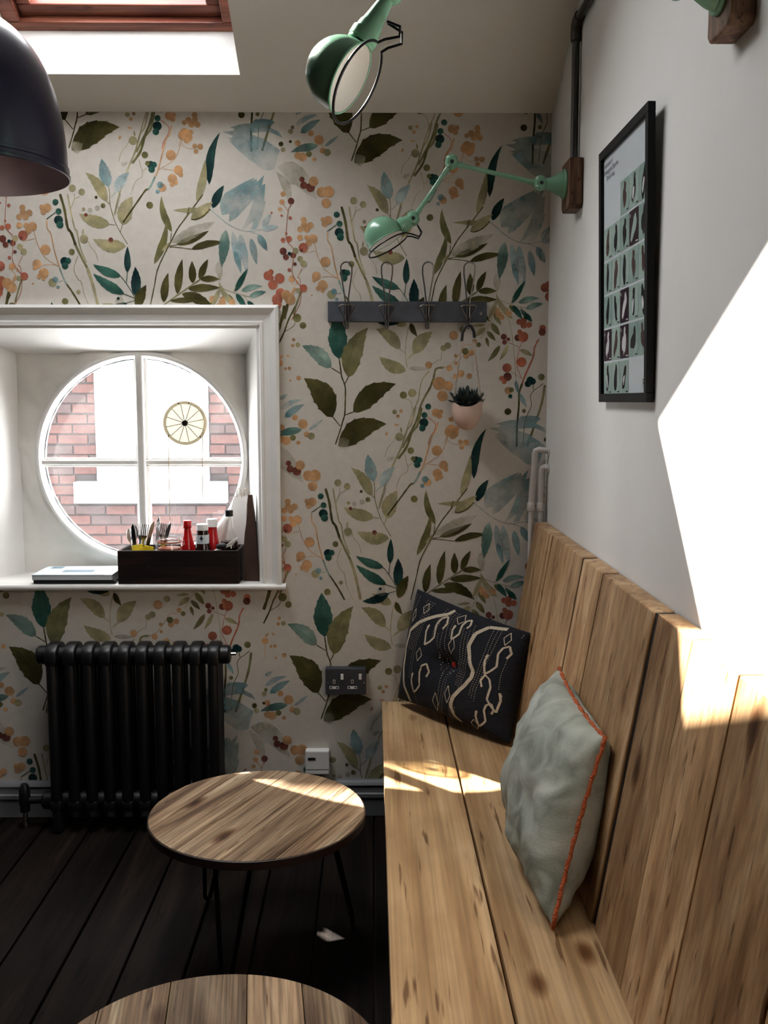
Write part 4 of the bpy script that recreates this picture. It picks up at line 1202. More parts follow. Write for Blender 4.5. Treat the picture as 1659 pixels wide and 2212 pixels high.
# ------------------------------------------------------------------ jointed wall lamps
def wall_lamp(label, wall_pt, p1, p2, p3, sc, nopen, joint_axis=(0, -1, 0)):
    W_ = Vector(wall_pt); p1, p2, p3, sc, no = map(Vector, (p1, p2, p3, sc, nopen))
    t = thing('wall_lamp', label, 'lamp', (W_.x, W_.y, W_.z - 0.07), 'mint green jointed wall lamps')
    blk = MB()
    y0, z0 = 0.052, 0.067
    blk.prism([(W_.x, W_.y-y0, W_.z-z0+0.012), (W_.x, W_.y-y0+0.012, W_.z-z0), (W_.x, W_.y+y0-0.012, W_.z-z0), (W_.x, W_.y+y0, W_.z-z0+0.012), (W_.x, W_.y+y0, W_.z+z0), (W_.x, W_.y-y0, W_.z+z0)], (-0.040, 0, 0))
    blk.build('mount_block', M['block'], t, bevel=0.004)
    bx_ = W_.x - 0.040
    base = Vector((bx_, p1.y, p1.z)); ax = Vector((-1, 0, 0)); L_ = bx_ - p1.x - 0.014
    MB().lathe(base, ax, [(0, 0.040), (0.004, 0.041), (0.008, 0.039), (0.009, 0.034), (0.013, 0.033), (0.022, 0.029), (L_*0.75, 0.018), (L_, 0.0155), (L_+0.012, 0.0155)], 28).build('flange', M['green'], t, smooth=True)
    ja = Vector(joint_axis)
    for q in (p1, p2, p3):
        jt = MB().lathe(q - ja*0.019, ja, [(0, 0.006), (0.002, 0.013), (0.010, 0.0175), (0.019, 0.0185), (0.028, 0.0175), (0.036, 0.013), (0.038, 0.006)], 22).build('joint', M['green'], t, smooth=True)
        MB().lathe(q + ja*0.0185, ja, [(0, 0.0055), (0.001, 0.0055), (0.0012, 0)], 12).build('screw', M['dark'], jt)
        cap = Vector((0, 0, 1)); MB().lathe(q + cap*0.009, cap, [(0, 0.0165), (0.002, 0.0168), (0.008, 0.0155), (0.013, 0.009), (0.014, 0)], 20).build('joint_cap', M['green'], jt, smooth=True)
    def arm(a, b):
        d = (b-a).normalized()
        MB().tube([a + d*0.012, a + d*0.034, a + d*0.036, b - d*0.036, b - d*0.034, b - d*0.012], [0.0085, 0.0075, 0.0062, 0.0062, 0.0075, 0.0085], 14).build('arm', M['green'], t, smooth=True)
    arm(p1, p2); arm(p2, p3)
    nu = (p3 - sc).normalized()                       # neck direction, away from the shade
    no = (no - nu*no.dot(nu)).normalized()            # opening is square to the neck
    R = 0.053
    D = (p3-sc).length
    MB().lathe(sc + nu*0.030, nu, [(0.0215, 0.0213), (0.026, 0.0212), (0.0265, 0.0225), (0.040, 0.0222), (0.0405, 0.0195), (0.052, 0.0185), (0.056, 0.0165), (0.068, 0.0145), (D-0.030-0.008, 0.0095)], 26).build('neck', M['green'], t, smooth=True)
    prof = []
    for k in range(13):
        a = pi/2*k/12; prof.append((-R*cos(a), R*sin(a)))
    prof += [(0.014, R), (0.0155, R+0.0015), (0.017, R+0.001), (0.017, R-0.0018)]
    sh_ = MB().lathe(sc, no, prof, 36); sh_.f = [f_ for f_ in sh_.f if len(f_) == 4]
    shade = sh_.build('shade', M['green'], t, smooth=True)
    pin = []
    for k in range(12):
        a = pi/2*k/11; pin.append((-(R-0.0025)*cos(a), (R-0.0025)*sin(a)))
    pin += [(0.0165, R-0.0022)]
    ins = MB().lathe(sc, no, pin, 36); ins.f = [f_ for f_ in ins.f if len(f_) == 4]
    ins.build('reflector', M['inner'], shade, smooth=True)
    # guard wire: ring in front of the opening, with two wires back to a square bracket on the neck
    wv = nu.cross(no)
    RR = 0.062; c = sc + no*0.030
    path = [sc + nu*0.098 + no*0.020 - wv*0.002, sc + nu*0.098 + no*0.044 - wv*0.008, sc + nu*0.084 + no*0.052 - wv*0.010, sc + nu*0.070 + no*0.036 - wv*0.012]
    a0 = 0.22
    for k in range(41):
        a = -a0 - (2*pi-2*a0)*k/40; path.append(c + nu*RR*cos(a) + wv*RR*sin(a))
    path += [sc + nu*0.070 + no*0.036 + wv*0.012, sc + nu*0.084 + no*0.052 + wv*0.010, sc + nu*0.098 + no*0.044 + wv*0.008, sc + nu*0.098 + no*0.020 + wv*0.002]
    MB().tube(path, 0.0021, 8).build('guard_wire', M['wire'], t, smooth=True)
    return t
YL = -0.45
wall_lamp('mint green jointed wall lamp reaching left above the coat rail', (XR, YL, 2.012), (0.467, YL, 2.018), (0.219, YL, 2.074), (0.113, YL, 1.922), (0.030, YL-0.005, 1.876), (0.45, -0.10, -0.85))
wall_lamp('large mint green wall lamp with white reflector hanging in front of the ceiling', (XR, -1.655, 2.050), (0.470, -1.660, 2.052), (0.250, -1.70, 2.190), (0.030, -1.715, 2.022), (-0.046, -1.72, 1.903), (0.84, -0.26, -0.48))
# conduit feeding the far lamp
cd = thing('conduit', 'dark metal conduit running up the white wall to the far lamp', 'pipe', (0.56, -0.43, 2.08))
MB().tube([(0.562, -0.432, 2.081), (0.562, -0.425, 2.428)], 0.0105, 14).build('riser', M['conduit'], cd, smooth=True)
MB().tube([(0.562, -0.425, 2.405), (0.562, -0.425, 2.432), (0.562, -0.430, 2.447), (0.562, -0.446, 2.455), (0.562, -0.470, 2.457)], [0.0145, 0.0148, 0.015, 0.0148, 0.0145], 14).build('elbow', M['conduit'], cd, smooth=True)
MB().tube([(0.562, -0.455, 2.456), (0.562, -0.70, 2.452), (0.562, -1.60, 2.44), (0.562, -1.65, 2.43), (0.562, -1.655, 2.39), (0.562, -1.655, 2.12)], 0.0105, 14).build('run', M['conduit'], cd, smooth=True)

# ------------------------------------------------------------------ painted pipes in the corner
def wpipe(label, x_, zt, low, wx):
    t = thing('heating_pipe', label, 'pipe', (x_, -0.045, low), 'white painted pipes in the room corner')
    MB().tube([(wx, -0.062, zt-0.004), (x_+0.012, -0.055, zt), (x_+0.003, -0.052, zt-0.004), (x_, -0.050, zt-0.016), (x_, -0.048, zt-0.05), (x_ - (0.008 if x_ < 0.55 else 0.0), -0.045, 1.09), (x_ - (0.008 if x_ < 0.55 else 0.0), -0.045, 1.062)], 0.0100, 14).build('bend', M['pipe'], t, smooth=True)
    xb = x_ - (0.008 if x_ < 0.55 else 0.0)
    MB().tube([(xb, -0.045, 1.058), (xb, -0.045, 1.062), (xb, -0.045, 1.084), (xb, -0.045, 1.088)], [0.011, 0.013, 0.013, 0.011], 14).build('coupling', M['pipe'], t, smooth=True)
    MB().tube([(xb, -0.045, low), (xb, -0.045, 1.062)], 0.0088, 14).build('down_pipe', M['pipe'], t, smooth=True)
    MB().lathe((XR-0.0005, -0.062, zt-0.004), (-1, 0, 0), [(0, 0.016), (0.003, 0.0155), (0.004, 0.011)], 16).build('wall_collar', M['pipe'], t, smooth=True)
wpipe('white painted pipe bending out of the wall, the higher of the two in the corner', 0.5310, 1.262, 0.41, XR)
wpipe('white painted pipe bending out of the wall, the lower of the two in the corner', 0.5535, 1.205, 0.41, XR)

# ------------------------------------------------------------------ framed poster (leans off the wall at the top)
pf = thing('framed_poster', 'black framed poster of small green animal pictures on the white wall', 'picture', (XR, -1.05, 1.417))
FY0, FY1, FZ0, FZ1 = -0.820, -1.241, 1.417, 2.008
def lean(z): return 0.002 + (z-FZ0)*0.025
def fp(y, z, h): return Vector((XR - lean(z) - h, y, z))
def fbar(y0, y1, z0, z1, h0, h1, nm, mat, par):
    vs = [fp(y, z, h) for h in (h0, h1) for y, z in ((y0, z0), (y1, z0), (y1, z1), (y0, z1))]
    return MB().add(vs, [(0,1,2,3),(7,6,5,4),(0,4,5,1),(1,5,6,2),(2,6,7,3),(3,7,4,0)]).build(nm, mat, par, bevel=0.0015)
FW = 0.020
fbar(FY0, FY1, FZ0, FZ0+FW, 0, 0.016, 'frame_rail', M['black'], pf); fbar(FY0, FY1, FZ1-FW, FZ1, 0, 0.016, 'frame_rail', M['black'], pf)
fbar(FY0, FY0-FW, FZ0+FW, FZ1-FW, 0, 0.016, 'frame_rail', M['black'], pf); fbar(FY1+FW, FY1, FZ0+FW, FZ1-FW, 0, 0.016, 'frame_rail', M['black'], pf)
paper = fbar(FY0-FW+0.002, FY1+FW-0.002, FZ0+FW-0.002, FZ1-FW+0.002, 0.002, 0.0075, 'poster_sheet', M['label'], pf)
pk = Ink()
hh = [0.0080]
def pq(pts, col, dh=0.0):
    n_ = len(pk.v)
    for (y, z) in pts: pk.v.append(tuple(fp(y, z, hh[0]+dh))); pk.c.append(col)
    pk.f.append(tuple(range(n_, n_+len(pts))))
mint = rgb(156, 176, 167); mint2 = rgb(142, 164, 156); plum = rgb(58, 46, 52); ink_d = rgb(46, 44, 48); pale = rgb(206, 204, 206); brn = rgb(84, 66, 64)
cols = [-0.8445 - 0.0766*k for k in range(5)]; rows_z = [1.9044 - 0.0789*k for k in range(6)]
darkp = {(1, 3), (3, 2), (4, 0), (4, 2)}
rp = random.Random(5)
def blob(y, z, a, b, rot, col, wob=0.15, tail=False, n_=16):
    ph = rp.random()*6; pts = []
    for k in range(n_):
        t = 2*pi*k/n_; r = 1 + wob*sin(2*t+ph) + wob*0.6*sin(3*t+ph*2); u, v = a*r*cos(t), b*r*sin(t)
        pts.append((y - (u*cos(rot)-v*sin(rot)), z + u*sin(rot)+v*cos(rot)))
    pq(pts, col, 0.0002 + rp.random()*0.0002)
for r_ in range(6):
    for c_ in range(5):
        if r_ == 0 and c_ < 2: continue
        if r_ == 5 and c_ > 2: continue
        y0, z1 = cols[c_], rows_z[r_]; y1, z0 = y0-0.0735, z1-0.0735
        dk = (r_, c_) in darkp
        pq([(y0, z1), (y1, z1), (y1, z0), (y0, z0)], plum if dk else (mint if rp.random() < 0.6 else mint2))
        yc, z_ = y0-0.036, z1-0.036
        fg = rp.choice([mint, pale]) if dk else rp.choice([ink_d, ink_d, brn, ink_d])
        rot = rp.choice([0.9, 1.2, 1.57, 2.0, 1.35])
        blob(yc, z_-0.004, rp.uniform(.021, .027), rp.uniform(.011, .017), rot, fg, 0.2)
        blob(yc - 0.016*cos(rot), z_ + 0.021*sin(rot), 0.011, 0.008, rot, fg)
        if rp.random() < 0.6: blob(yc + 0.004, z_-0.008, 0.015, 0.007, rot, pale if not dk else mint, 0.1)
        if rp.random() < 0.5: blob(yc + 0.018*cos(rot), z_ - 0.022*sin(rot), 0.010, 0.003, rot+0.4, fg, 0.1)
        pq([(y1+0.022, z0+0.006), (y1+0.004, z0+0.006), (y1+0.004, z0+0.0035), (y1+0.022, z0+0.0035)], pale if dk else ink_d, 0.0002)
        blob(y0-0.008, z1-0.010, 0.003, 0.004, 0, pale if dk else mint2, 0.3, n_=8)
ink_object('printed_pictures', pk, M['flatprint'], pf)
def text_mesh(s, size):
    cu = bpy.data.curves.new('lettering', 'FONT'); cu.body = s; cu.size = size; cu.align_x = 'LEFT'; cu.resolution_u = 3
    o = bpy.data.objects.new('lettering', cu); COL.objects.link(o)
    dg = bpy.context.evaluated_depsgraph_get(); me = bpy.data.meshes.new_from_object(o.evaluated_get(dg))
    bpy.data.objects.remove(o); bpy.data.curves.remove(cu); return me
def poster_text(s, y, z, size):
    me = text_mesh(s, size); m = MB()
    m.add([fp(y - v.co.x, z + v.co.y, 0.0085) for v in me.vertices], [tuple(p.vertices) for p in me.polygons]); bpy.data.meshes.remove(me)
    return m.build('lettering', M['bluelabel'], pf)
poster_text('Alphabet of', -0.846, 1.966, 0.0165); poster_text('Endangered Species', -0.846, 1.950, 0.0165); poster_text('British Isles', -0.870, 1.934, 0.0165)
poster_text('Pa', -1.185, 1.448, 0.026)
fbar(FY0-FW+0.002, FY1+FW-0.002, FZ0+FW-0.002, FZ1-FW+0.002, 0.0100, 0.0110, 'glazing', M['roofpane'], pf)

# ------------------------------------------------------------------ pendant lamp
pd = thing('pendant_lamp', 'large dark navy dome pendant lamp hanging at the left edge', 'lamp', (-0.752, -1.4, 1.828))
pr = []
for k in range(17):
    a = pi/2*k/16; pr.append((0.020 + 0.262*sin(a)**0.95, 0.030 + 0.162*cos(a)**0.86))
out_ = [(0.0, 0.1935), (0.001, 0.196), (0.006, 0.196), (0.0075, 0.193), (0.014, 0.1925), (0.0155, 0.1945), (0.019, 0.1945), (0.020, 0.192)] + pr[1:] 
o_ = MB().lathe((-0.752, -1.4, 1.828), (0, 0, 1), out_, 56); o_.f = [f_ for f_ in o_.f if len(f_) == 4]; pds = o_.build('shade', M['navy'], pd, smooth=True)
inn = [(0.0002, 0.1935)] + [(0.018 + 0.255*sin(pi/2*k/14)**0.95, 0.028 + 0.160*cos(pi/2*k/14)**0.86) for k in range(15)] + [(0.274, 0)]
i_ = MB().lathe((-0.752, -1.4, 1.828), (0, 0, 1), inn, 56); i_.f = [f_ for f_ in i_.f if len(f_) == 4]; i_.build('lining', M['navy_in'], pds, smooth=True)
MB().lathe((-0.752, -1.4, 2.108), (0, 0, 1), [(0, 0.032), (0.004, 0.034), (0.05, 0.030), (0.058, 0.020), (0.075, 0.010), (0.078, 0.004)], 24).build('cap', M['navy'], pd, smooth=True)
MB().tube([(-0.752, -1.4, 2.18), (-0.752, -1.4, zc(-1.4)-0.002)], 0.0035, 8).build('cable', M['dark'], pd, smooth=True)
MB().lathe((-0.752, -1.4, 1.93), (0, 0, 1), [(0, 0), (0.006, 0.018), (0.03, 0.030), (0.055, 0.026), (0.085, 0.014), (0.15, 0.014), (0.165, 0.014)], 18).build('bulb', M['inner'], pd, smooth=True)
MB().lathe((-0.752, -1.4, zc(-1.4)-0.012), (0, 0, 1), [(-0.03, 0.012), (-0.02, 0.035), (0.0, 0.045), (0.004, 0.045)], 20).build('ceiling_rose', M['navy'], pd, smooth=True)

# ------------------------------------------------------------------ things on the window sill
ZL = OZ0 + 0.0005
crate = thing('condiment_crate', 'dark wooden crate of cutlery and sauces on the window sill', 'crate', (-0.648, 0.055, ZL))
bx0, bx1, by0, by1, bh = -0.850, -0.4475, -0.022, 0.125, 0.112
MB().box(bx0, bx1, by0, by0+0.010, ZL, ZL+bh).build('front_panel', M['crate'], crate, bevel=0.0015)
MB().box(bx0, bx1, by1-0.010, by1, ZL, ZL+bh).build('back_panel', M['crate'], crate, bevel=0.0015)
for a in (bx0, bx1-0.010): MB().box(a, a+0.010, by0+0.0105, by1-0.0105, ZL, ZL+bh).build('side_panel', M['crate'], crate, bevel=0.0015)
MB().box(bx0+0.0105, bx1-0.0105, by0+0.0105, by1-0.0105, ZL, ZL+0.006).build('base_panel', M['crate'], crate)
MB().lathe((-0.747, by0, ZL+0.0595), (0, -1, 0), [(0, 0.0032), (0.0012, 0.0028), (0.0016, 0)], 12).build('nail_head', M['chrome'], crate, smooth=True)
ZB = ZL + 0.0065
def bottle(name, label, x_, y_, prof, mat, capprof, capmat, lab=None, cat='bottle'):
    t = thing(name, label, cat, (x_, y_, ZB), 'bottles in the crate')
    MB().lathe((x_, y_, ZB), (0, 0, 1), prof, 28).build('body', mat, t, smooth=True)
    MB().lathe((x_, y_, ZB), (0, 0, 1), capprof, 24).build('cap', capmat, t, smooth=True)
    if lab:
        z0, z1, r, m_ = lab; l_ = MB().lathe((x_, y_, ZB), (0, 0, 1), [(z0, r), (z1, r)], 28); l_.f = [f_ for f_ in l_.f if len(f_) == 4]; lo = l_.build('paper_label', m_, t, smooth=True); return t, lo
    return t, None
bottle('ketchup_bottle', 'red ketchup bottle with red cap standing in the crate', -0.636, 0.084, [(0, 0.024), (0.002, 0.027), (0.09, 0.026), (0.115, 0.022), (0.145, 0.0155), (0.165, 0.0125), (0.168, 0.0125)], M['ketchup'], [(0.168, 0.0140), (0.170, 0.0148), (0.192, 0.0148), (0.194, 0.0135), (0.1945, 0)], M['ketchup'])
t, lo = bottle('sauce_bottle', 'brown sauce bottle with white cap and pale label in the crate', -0.577, 0.040, [(0, 0.024), (0.003, 0.0275), (0.085, 0.0275), (0.115, 0.024), (0.128, 0.0205), (0.164, 0.0195), (0.166, 0.019)], M['sauce'], [(0.166, 0.0195), (0.167, 0.0205), (0.186, 0.0205), (0.188, 0.018), (0.1885, 0)], M['white'], (0.122, 0.152, 0.0226, M['label']))
def on_label(yx, yy_, r, a, z): return (yx + r*sin(a), yy_ - r*cos(a), ZB + z)
em_ = MB()
for (a0, z0, w_, h_) in ((0, 0.142, 0.10, 0.006), (-0.16, 0.140, 0.06, 0.004), (0.16, 0.140, 0.06, 0.004), (0, 0.149, 0.05, 0.002), (0, 0.1285, 0.55, 0.0016), (0, 0.1335, 0.05, 0.003)):
    em_.add([on_label(-0.577, 0.040, 0.0229, a0+s*w_, z0+u*h_) for s, u in ((-1, -1), (1, -1), (1, 1), (-1, 1))], [(0, 1, 2, 3)])
em_.build('emblem', M['bluelabel'], lo)
bottle('sauce_bottle', 'red sauce bottle with white cap behind the brown sauce', -0.552, 0.088, [(0, 0.024), (0.003, 0.026), (0.10, 0.025), (0.13, 0.020), (0.160, 0.017), (0.172, 0.0165)], M['ketchup'], [(0.172, 0.0175), (0.173, 0.019), (0.198, 0.019), (0.2, 0.017), (0.2005, 0)], M['white'])
tb, _ = bottle('vinegar_bottle', 'clear glass bottle with black cap at the right of the crate', -0.491, 0.072, [(0, 0.028), (0.003, 0.031), (0.12, 0.031), (0.140, 0.026), (0.165, 0.016), (0.200, 0.0125), (0.212, 0.0125)], M['clear'], [(0.210, 0.0138), (0.211, 0.0142), (0.230, 0.0142), (0.231, 0.013), (0.2312, 0)], M['dark'])
MB().lathe((-0.491, 0.072, ZB+0.001), (0, 0, 1), [(0.001, 0.027), (0.118, 0.029), (0.124, 0.028), (0.125, 0)], 26).build('vinegar', M['sauce'], tb, smooth=True)
jar = thing('clip_jar', 'glass clip-top jar of orange preserve in the crate', 'jar', (-0.688, 0.034, ZB))
MB().lathe((-0.688, 0.034, ZB), (0, 0, 1), [(0, 0.036), (0.003, 0.040), (0.112, 0.040), (0.120, 0.036), (0.126, 0.036)], 30).build('body', M['clear'], jar, smooth=True)
MB().lathe((-0.688, 0.034, ZB+0.004), (0, 0, 1), [(0, 0.034), (0.002, 0.0375), (0.104, 0.0375), (0.107, 0)], 28).build('preserve', M['preserve'], jar, smooth=True)
MB().lathe((-0.688, 0.034, ZB), (0, 0, 1), [(0.130, 0.036), (0.132, 0.042), (0.140, 0.042), (0.147, 0.030), (0.148, 0)], 30).build('lid', M['clear'], jar, smooth=True)
MB().tube([(-0.688+0.039*cos(2*pi*k/24), 0.034+0.039*sin(2*pi*k/24), ZB+0.128) for k in range(24)], 0.0022, 8, closed=True).build('rubber_seal', M['orange'], jar, smooth=True)
MB().tube([(-0.647, 0.032, ZB+0.130), (-0.638, 0.028, ZB+0.134), (-0.636, 0.028, ZB+0.120), (-0.644, 0.032, ZB+0.112), (-0.649, 0.032, ZB+0.118)], 0.0016, 8).build('wire_clip', M['chrome'], jar, smooth=True)
# cutlery standing in two steel cups
for (x_, y_, lab_) in ((-0.806, 0.055, 'steel cup of knives and forks at the left of the crate'), (-0.742, 0.083, 'steel cup of cutlery behind the preserve jar')):
    cup = MB().lathe((x_, y_, ZB), (0, 0, 1), [(0, 0.026), (0.002, 0.028), (0.095, 0.030), (0.097, 0.0285), (0.003, 0.0265), (0.003, 0)], 26).build('cutlery_cup', M['silver'], smooth=True); tag(cup, lab_, 'cup', 'cutlery cups')
def cut_frame(base, tip, face):
    base, tip = Vector(base), Vector(tip); d = (tip-base).normalized(); s = d.cross(Vector(face)).normalized(); return base, d, s, s.cross(d), (tip-base).length
def knife(base, tip, face, label):
    b, d, s, n_, L_ = cut_frame(base, tip, face); t = 0.0009
    pts = [(0, -.004), (0.45, -.004), (0.48, -.0075), (0.80, -.0085), (0.93, -.006), (1.0, .002), (0.9, .0055), (0.5, .005), (0.45, .004), (0, .004)]
    m_ = MB().prism([b + d*(L_*u) + s*v - n_*t for u, v in pts], n_*2*t); tag(m_.build('table_knife', M['silver'], bevel=0.0003), label, 'knife', 'cutlery in the crate')
def fork(base, tip, face, label):
    b, d, s, n_, L_ = cut_frame(base, tip, face); t = 0.0009
    m_ = MB().prism([b + d*(L_*u) + s*v - n_*t for u, v in [(0, -.005), (0.5, -.0025), (0.68, -.003), (0.74, -.010), (0.78, -.0115), (0.78, .0115), (0.74, .010), (0.68, .003), (0.5, .0025), (0, .005)]], n_*2*t)
    for k in range(4):
        o_ = -.0098 + k*.0065
        m_.prism([b + d*(L_*u) + s*(o_+v) - n_*t + n_*(0.004*(u-.78)*4) for u, v in [(.78, -.0017), (1.0, -.0010), (1.0, .0010), (.78, .0017)]], n_*2*t)
    tag(m_.build('table_fork', M['silver']), label, 'fork', 'cutlery in the crate')
def spoon(base, tip, face, label):
    b, d, s, n_, L_ = cut_frame(base, tip, face); pts = [(0, -.005), (0.5, -.0025), (0.70, -.0025)]
    pts += [(0.85 - 0.15*cos(a), -.0125*sin(a)) for a in [0.25+k*(pi-0.25)/8 for k in range(9)]]
    pts = pts + [(u, -v) for u, v in reversed(pts)]
    vs = [b + d*(L_*u) + s*v for u, v in pts]
    m_ = MB().prism(vs, n_*0.0018); tag(m_.build('table_spoon', M['silver'], smooth=True), label, 'spoon', 'cutlery in the crate')
ZK = ZB + 0.006
knife((-0.797, 0.048, ZK), (-0.812, 0.040, ZL+0.197), (0, -1, 0), 'table knife leaning left out of the left cutlery cup')
knife((-0.795, 0.056, ZK), (-0.742, 0.052, ZL+0.205), (0.5, -1, 0), 'table knife standing upright between the two cups')
fork((-0.803, 0.064, ZK), (-0.770, 0.050, ZL+0.193), (0.2, -1, 0), 'table fork in the left cutlery cup')
fork((-0.812, 0.060, ZK), (-0.786, 0.070, ZL+0.190), (-0.3, -1, 0), 'table fork at the back of the left cup')
spoon((-0.814, 0.050, ZK), (-0.826, 0.052, ZL+0.178), (0.6, -1, 0), 'table spoon at the left end of the crate')
spoon((-0.808, 0.042, ZK), (-0.817, 0.082, ZL+0.184), (0.2, -1, 0), 'table spoon behind the leaning knife')
fork((-0.743, 0.081, ZK), (-0.713, 0.080, ZL+0.190), (0, -1, 0), 'table fork in the right cutlery cup')
fork((-0.735, 0.089, ZK), (-0.722, 0.098, ZL+0.192), (0.3, -1, 0), 'table fork at the back of the right cup')
knife((-0.749, 0.083, ZK), (-0.734, 0.094, ZL+0.213), (-0.4, -1, 0), 'table knife standing tall in the right cup')
knife((-0.745, 0.075, ZK), (-0.690, 0.078, ZL+0.196), (-0.3, -1, 0), 'table knife leaning right out of the right cup')
for k, (x_, y_, rz, tl) in enumerate(((-0.772, 0.012, 0.1, 0.2), (-0.752, 0.004, -0.15, 0.12), (-0.792, 0.008, 0.3, 0.25))):
    m_ = MB(); c_ = Vector((x_, y_, ZL+0.090)); ax_ = Vector((cos(rz), sin(rz), 0.15*(-1)**k)); az_ = Vector((0, tl, 1)).normalized()
    m_.obox(c_, ax_*0.017, ax_.cross(az_).normalized()*0.0018, az_*(0.030+0.004*k))
    tag(m_.build('sauce_sachet', M['yellow'], bevel=0.0012), ['yellow sauce sachet in the middle of its row', 'yellow sauce sachet nearest the jar', 'yellow sauce sachet nearest the left end of the crate'][k], 'sachet', 'yellow sachets')
# napkins: a fanned stack lying over the right end
for k in range(4):
    m_ = MB(); rot = 0.30 + 0.10*k; c_ = Vector((-0.503 + 0.006*k, 0.018, ZL+0.116 + 0.0045*k)); ax_ = Vector((cos(rot), 0.1, sin(rot))).normalized(); ay_ = Vector((0, 1, -0.05)).normalized()
    m_.obox(c_, ax_*0.034, ay_*0.020, ax_.cross(ay_)*0.0018)
    tag(m_.build('paper_napkin', M['napkin'], bevel=0.001), ['lowest folded white napkin of the fanned stack in the crate', 'second folded white napkin from the bottom of the stack', 'folded white napkin just under the top of the stack', 'topmost folded white napkin of the fanned stack in the crate'][k], 'napkin', 'white napkins in the crate')
pe = MB().lathe((-0.507, 0.000, ZL+0.124), (1, -0.2, 0.2), [(-0.018, 0.005), (-0.014, 0.009), (0.0, 0.011), (0.012, 0.009), (0.017, 0.004), (0.018, 0)], 16).build('pepper_shaker', M['magdark'], smooth=True)
tag(pe, 'small dark shaker lying on the white napkins', 'shaker')
# paper bags against the right reveal
wbg = thing('paper_bag', 'white paper bag with twisted handles behind the crate', 'bag', (-0.47, 0.15, ZL))
bagm = MB(); P0 = [(-0.545, 0.150), (-0.452, 0.140), (-0.447, 0.165), (-0.540, 0.178)]; P1 = [(-0.485, 0.160), (-0.436, 0.128), (-0.430, 0.150), (-0.478, 0.176)]
vs = []; nl = 9
for j in range(nl+1):
    t_ = j/nl
    for (a, b) in zip(P0, P1):
        q = Vector((a[0]+(b[0]-a[0])*t_, a[1]+(b[1]-a[1])*t_, ZL + 0.278*t_)); q += Vector((noise.noise((q.x*30, q.z*20, 2)), noise.noise((q.x*30, q.z*20, 7)), 0))*0.006*(1 if 0 < j else 0); vs.append(q)
fs = [(j*4+k, j*4+(k+1) % 4, (j+1)*4+(k+1) % 4, (j+1)*4+k) for j in range(nl) for k in range(4)] + [(0, 3, 2, 1)]
bagm.add(vs, fs).build('bag_body', M['napkin'], wbg, smooth=True)
for dx in (0.0, 0.026):
    MB().tube([(-0.474+dx, 0.150-dx*.5, ZL+0.275), (-0.472+dx, 0.148-dx*.5, ZL+0.298), (-0.464+dx, 0.144-dx*.5, ZL+0.306), (-0.458+dx, 0.141-dx*.5, ZL+0.296), (-0.456+dx, 0.140-dx*.5, ZL+0.273)], 0.0017, 8).build('handle', M['cord'], wbg, smooth=True)
kbg = thing('paper_bag', 'dark brown paper bag standing beside the crate in the window recess', 'bag', (-0.41, 0.06, ZL))
kb = MB(); A0 = [(-0.440, 0.030), (-0.384, 0.022), (-0.388, 0.075), (-0.436, 0.085)]; A1 = [(-0.424, 0.066), (-0.411, 0.062), (-0.409, 0.070), (-0.421, 0.074)]
vs = []
for j in range(nl+1):
    t_ = j/nl; e = t_**1.5
    for (a, b) in zip(A0, A1):
        q = Vector((a[0]+(b[0]-a[0])*e, a[1]+(b[1]-a[1])*e, ZL + 0.290*t_)); q += Vector((noise.noise((q.x*40, q.z*18, 12)), 0, 0))*0.004*(1 if 0 < j < nl else 0); vs.append(q)
kb.add(vs, fs + [(nl*4, nl*4+1, nl*4+2, nl*4+3)]).build('bag_body', M['kraft'], kbg, smooth=True)
# books lying on the left of the sill
bk = thing('book', 'thin dark book lying underneath the pale magazine', 'book', (-1.0, 0.07, ZL))
MB().box(-1.133, -0.862, -0.018, 0.150, ZL, ZL+0.0125).build('cover', M['magdark'], bk, bevel=0.001)
mg = thing('magazine', 'pale blue magazine lying on the left of the window sill', 'magazine', (-1.0, 0.07, ZL+0.013))
MB().box(-1.137, -0.872, -0.020, 0.152, ZL+0.0130, ZL+0.0300).build('pages', M['label'], mg, bevel=0.001)
cvr = MB().box(-1.138, -0.871, -0.021, 0.153, ZL+0.0301, ZL+0.0312).build('cover', M['mag'], mg)
MB().box(-1.055, -0.950, 0.030, 0.075, ZL+0.0312, ZL+0.0314).build('title_block', M['magink'], cvr)
MB().box(-1.115, -1.075, 0.10, 0.14, ZL+0.0312, ZL+0.0314).build('corner_mark', M['magink'], cvr)

# ------------------------------------------------------------------ extractor vent in the glass, with pull cords
vn = thing('window_vent', 'round spoked plastic vent set in the upper right window pane', 'vent', (-0.6585, YG, 1.265))
VX, VZ, VY = -0.6585, 1.3425, YG+0.006
r_ = MB().lathe((VX, VY, VZ), (0, -1, 0), [(0, 0.077), (0.006, 0.0765), (0.009, 0.0735), (0.009, 0.069), (0.005, 0.067), (0, 0.067), (0, 0.077)], 44); r_.f = [f_ for f_ in r_.f if len(f_) == 4]; r_.build('rim', M['ventlight'], vn, smooth=True)
MB().lathe((VX, VY, VZ), (0, -1, 0), [(0.001, 0.068), (0.003, 0.068), (0.0035, 0)], 40).build('disc', M['vent'], vn, smooth=True)
MB().lathe((VX, VY-0.003, VZ), (0, -1, 0), [(0, 0.011), (0.006, 0.011), (0.008, 0.009), (0.0085, 0)], 20).build('hub', M['dark'], vn, smooth=True)
for k in range(12):
    a = 2*pi*k/12 + 0.2; MB().tube([(VX+0.012*cos(a), VY-0.005, VZ+0.012*sin(a)), (VX+0.066*cos(a), VY-0.005, VZ+0.066*sin(a))], 0.0014, 6).build('spoke', M['ventrim'], vn)
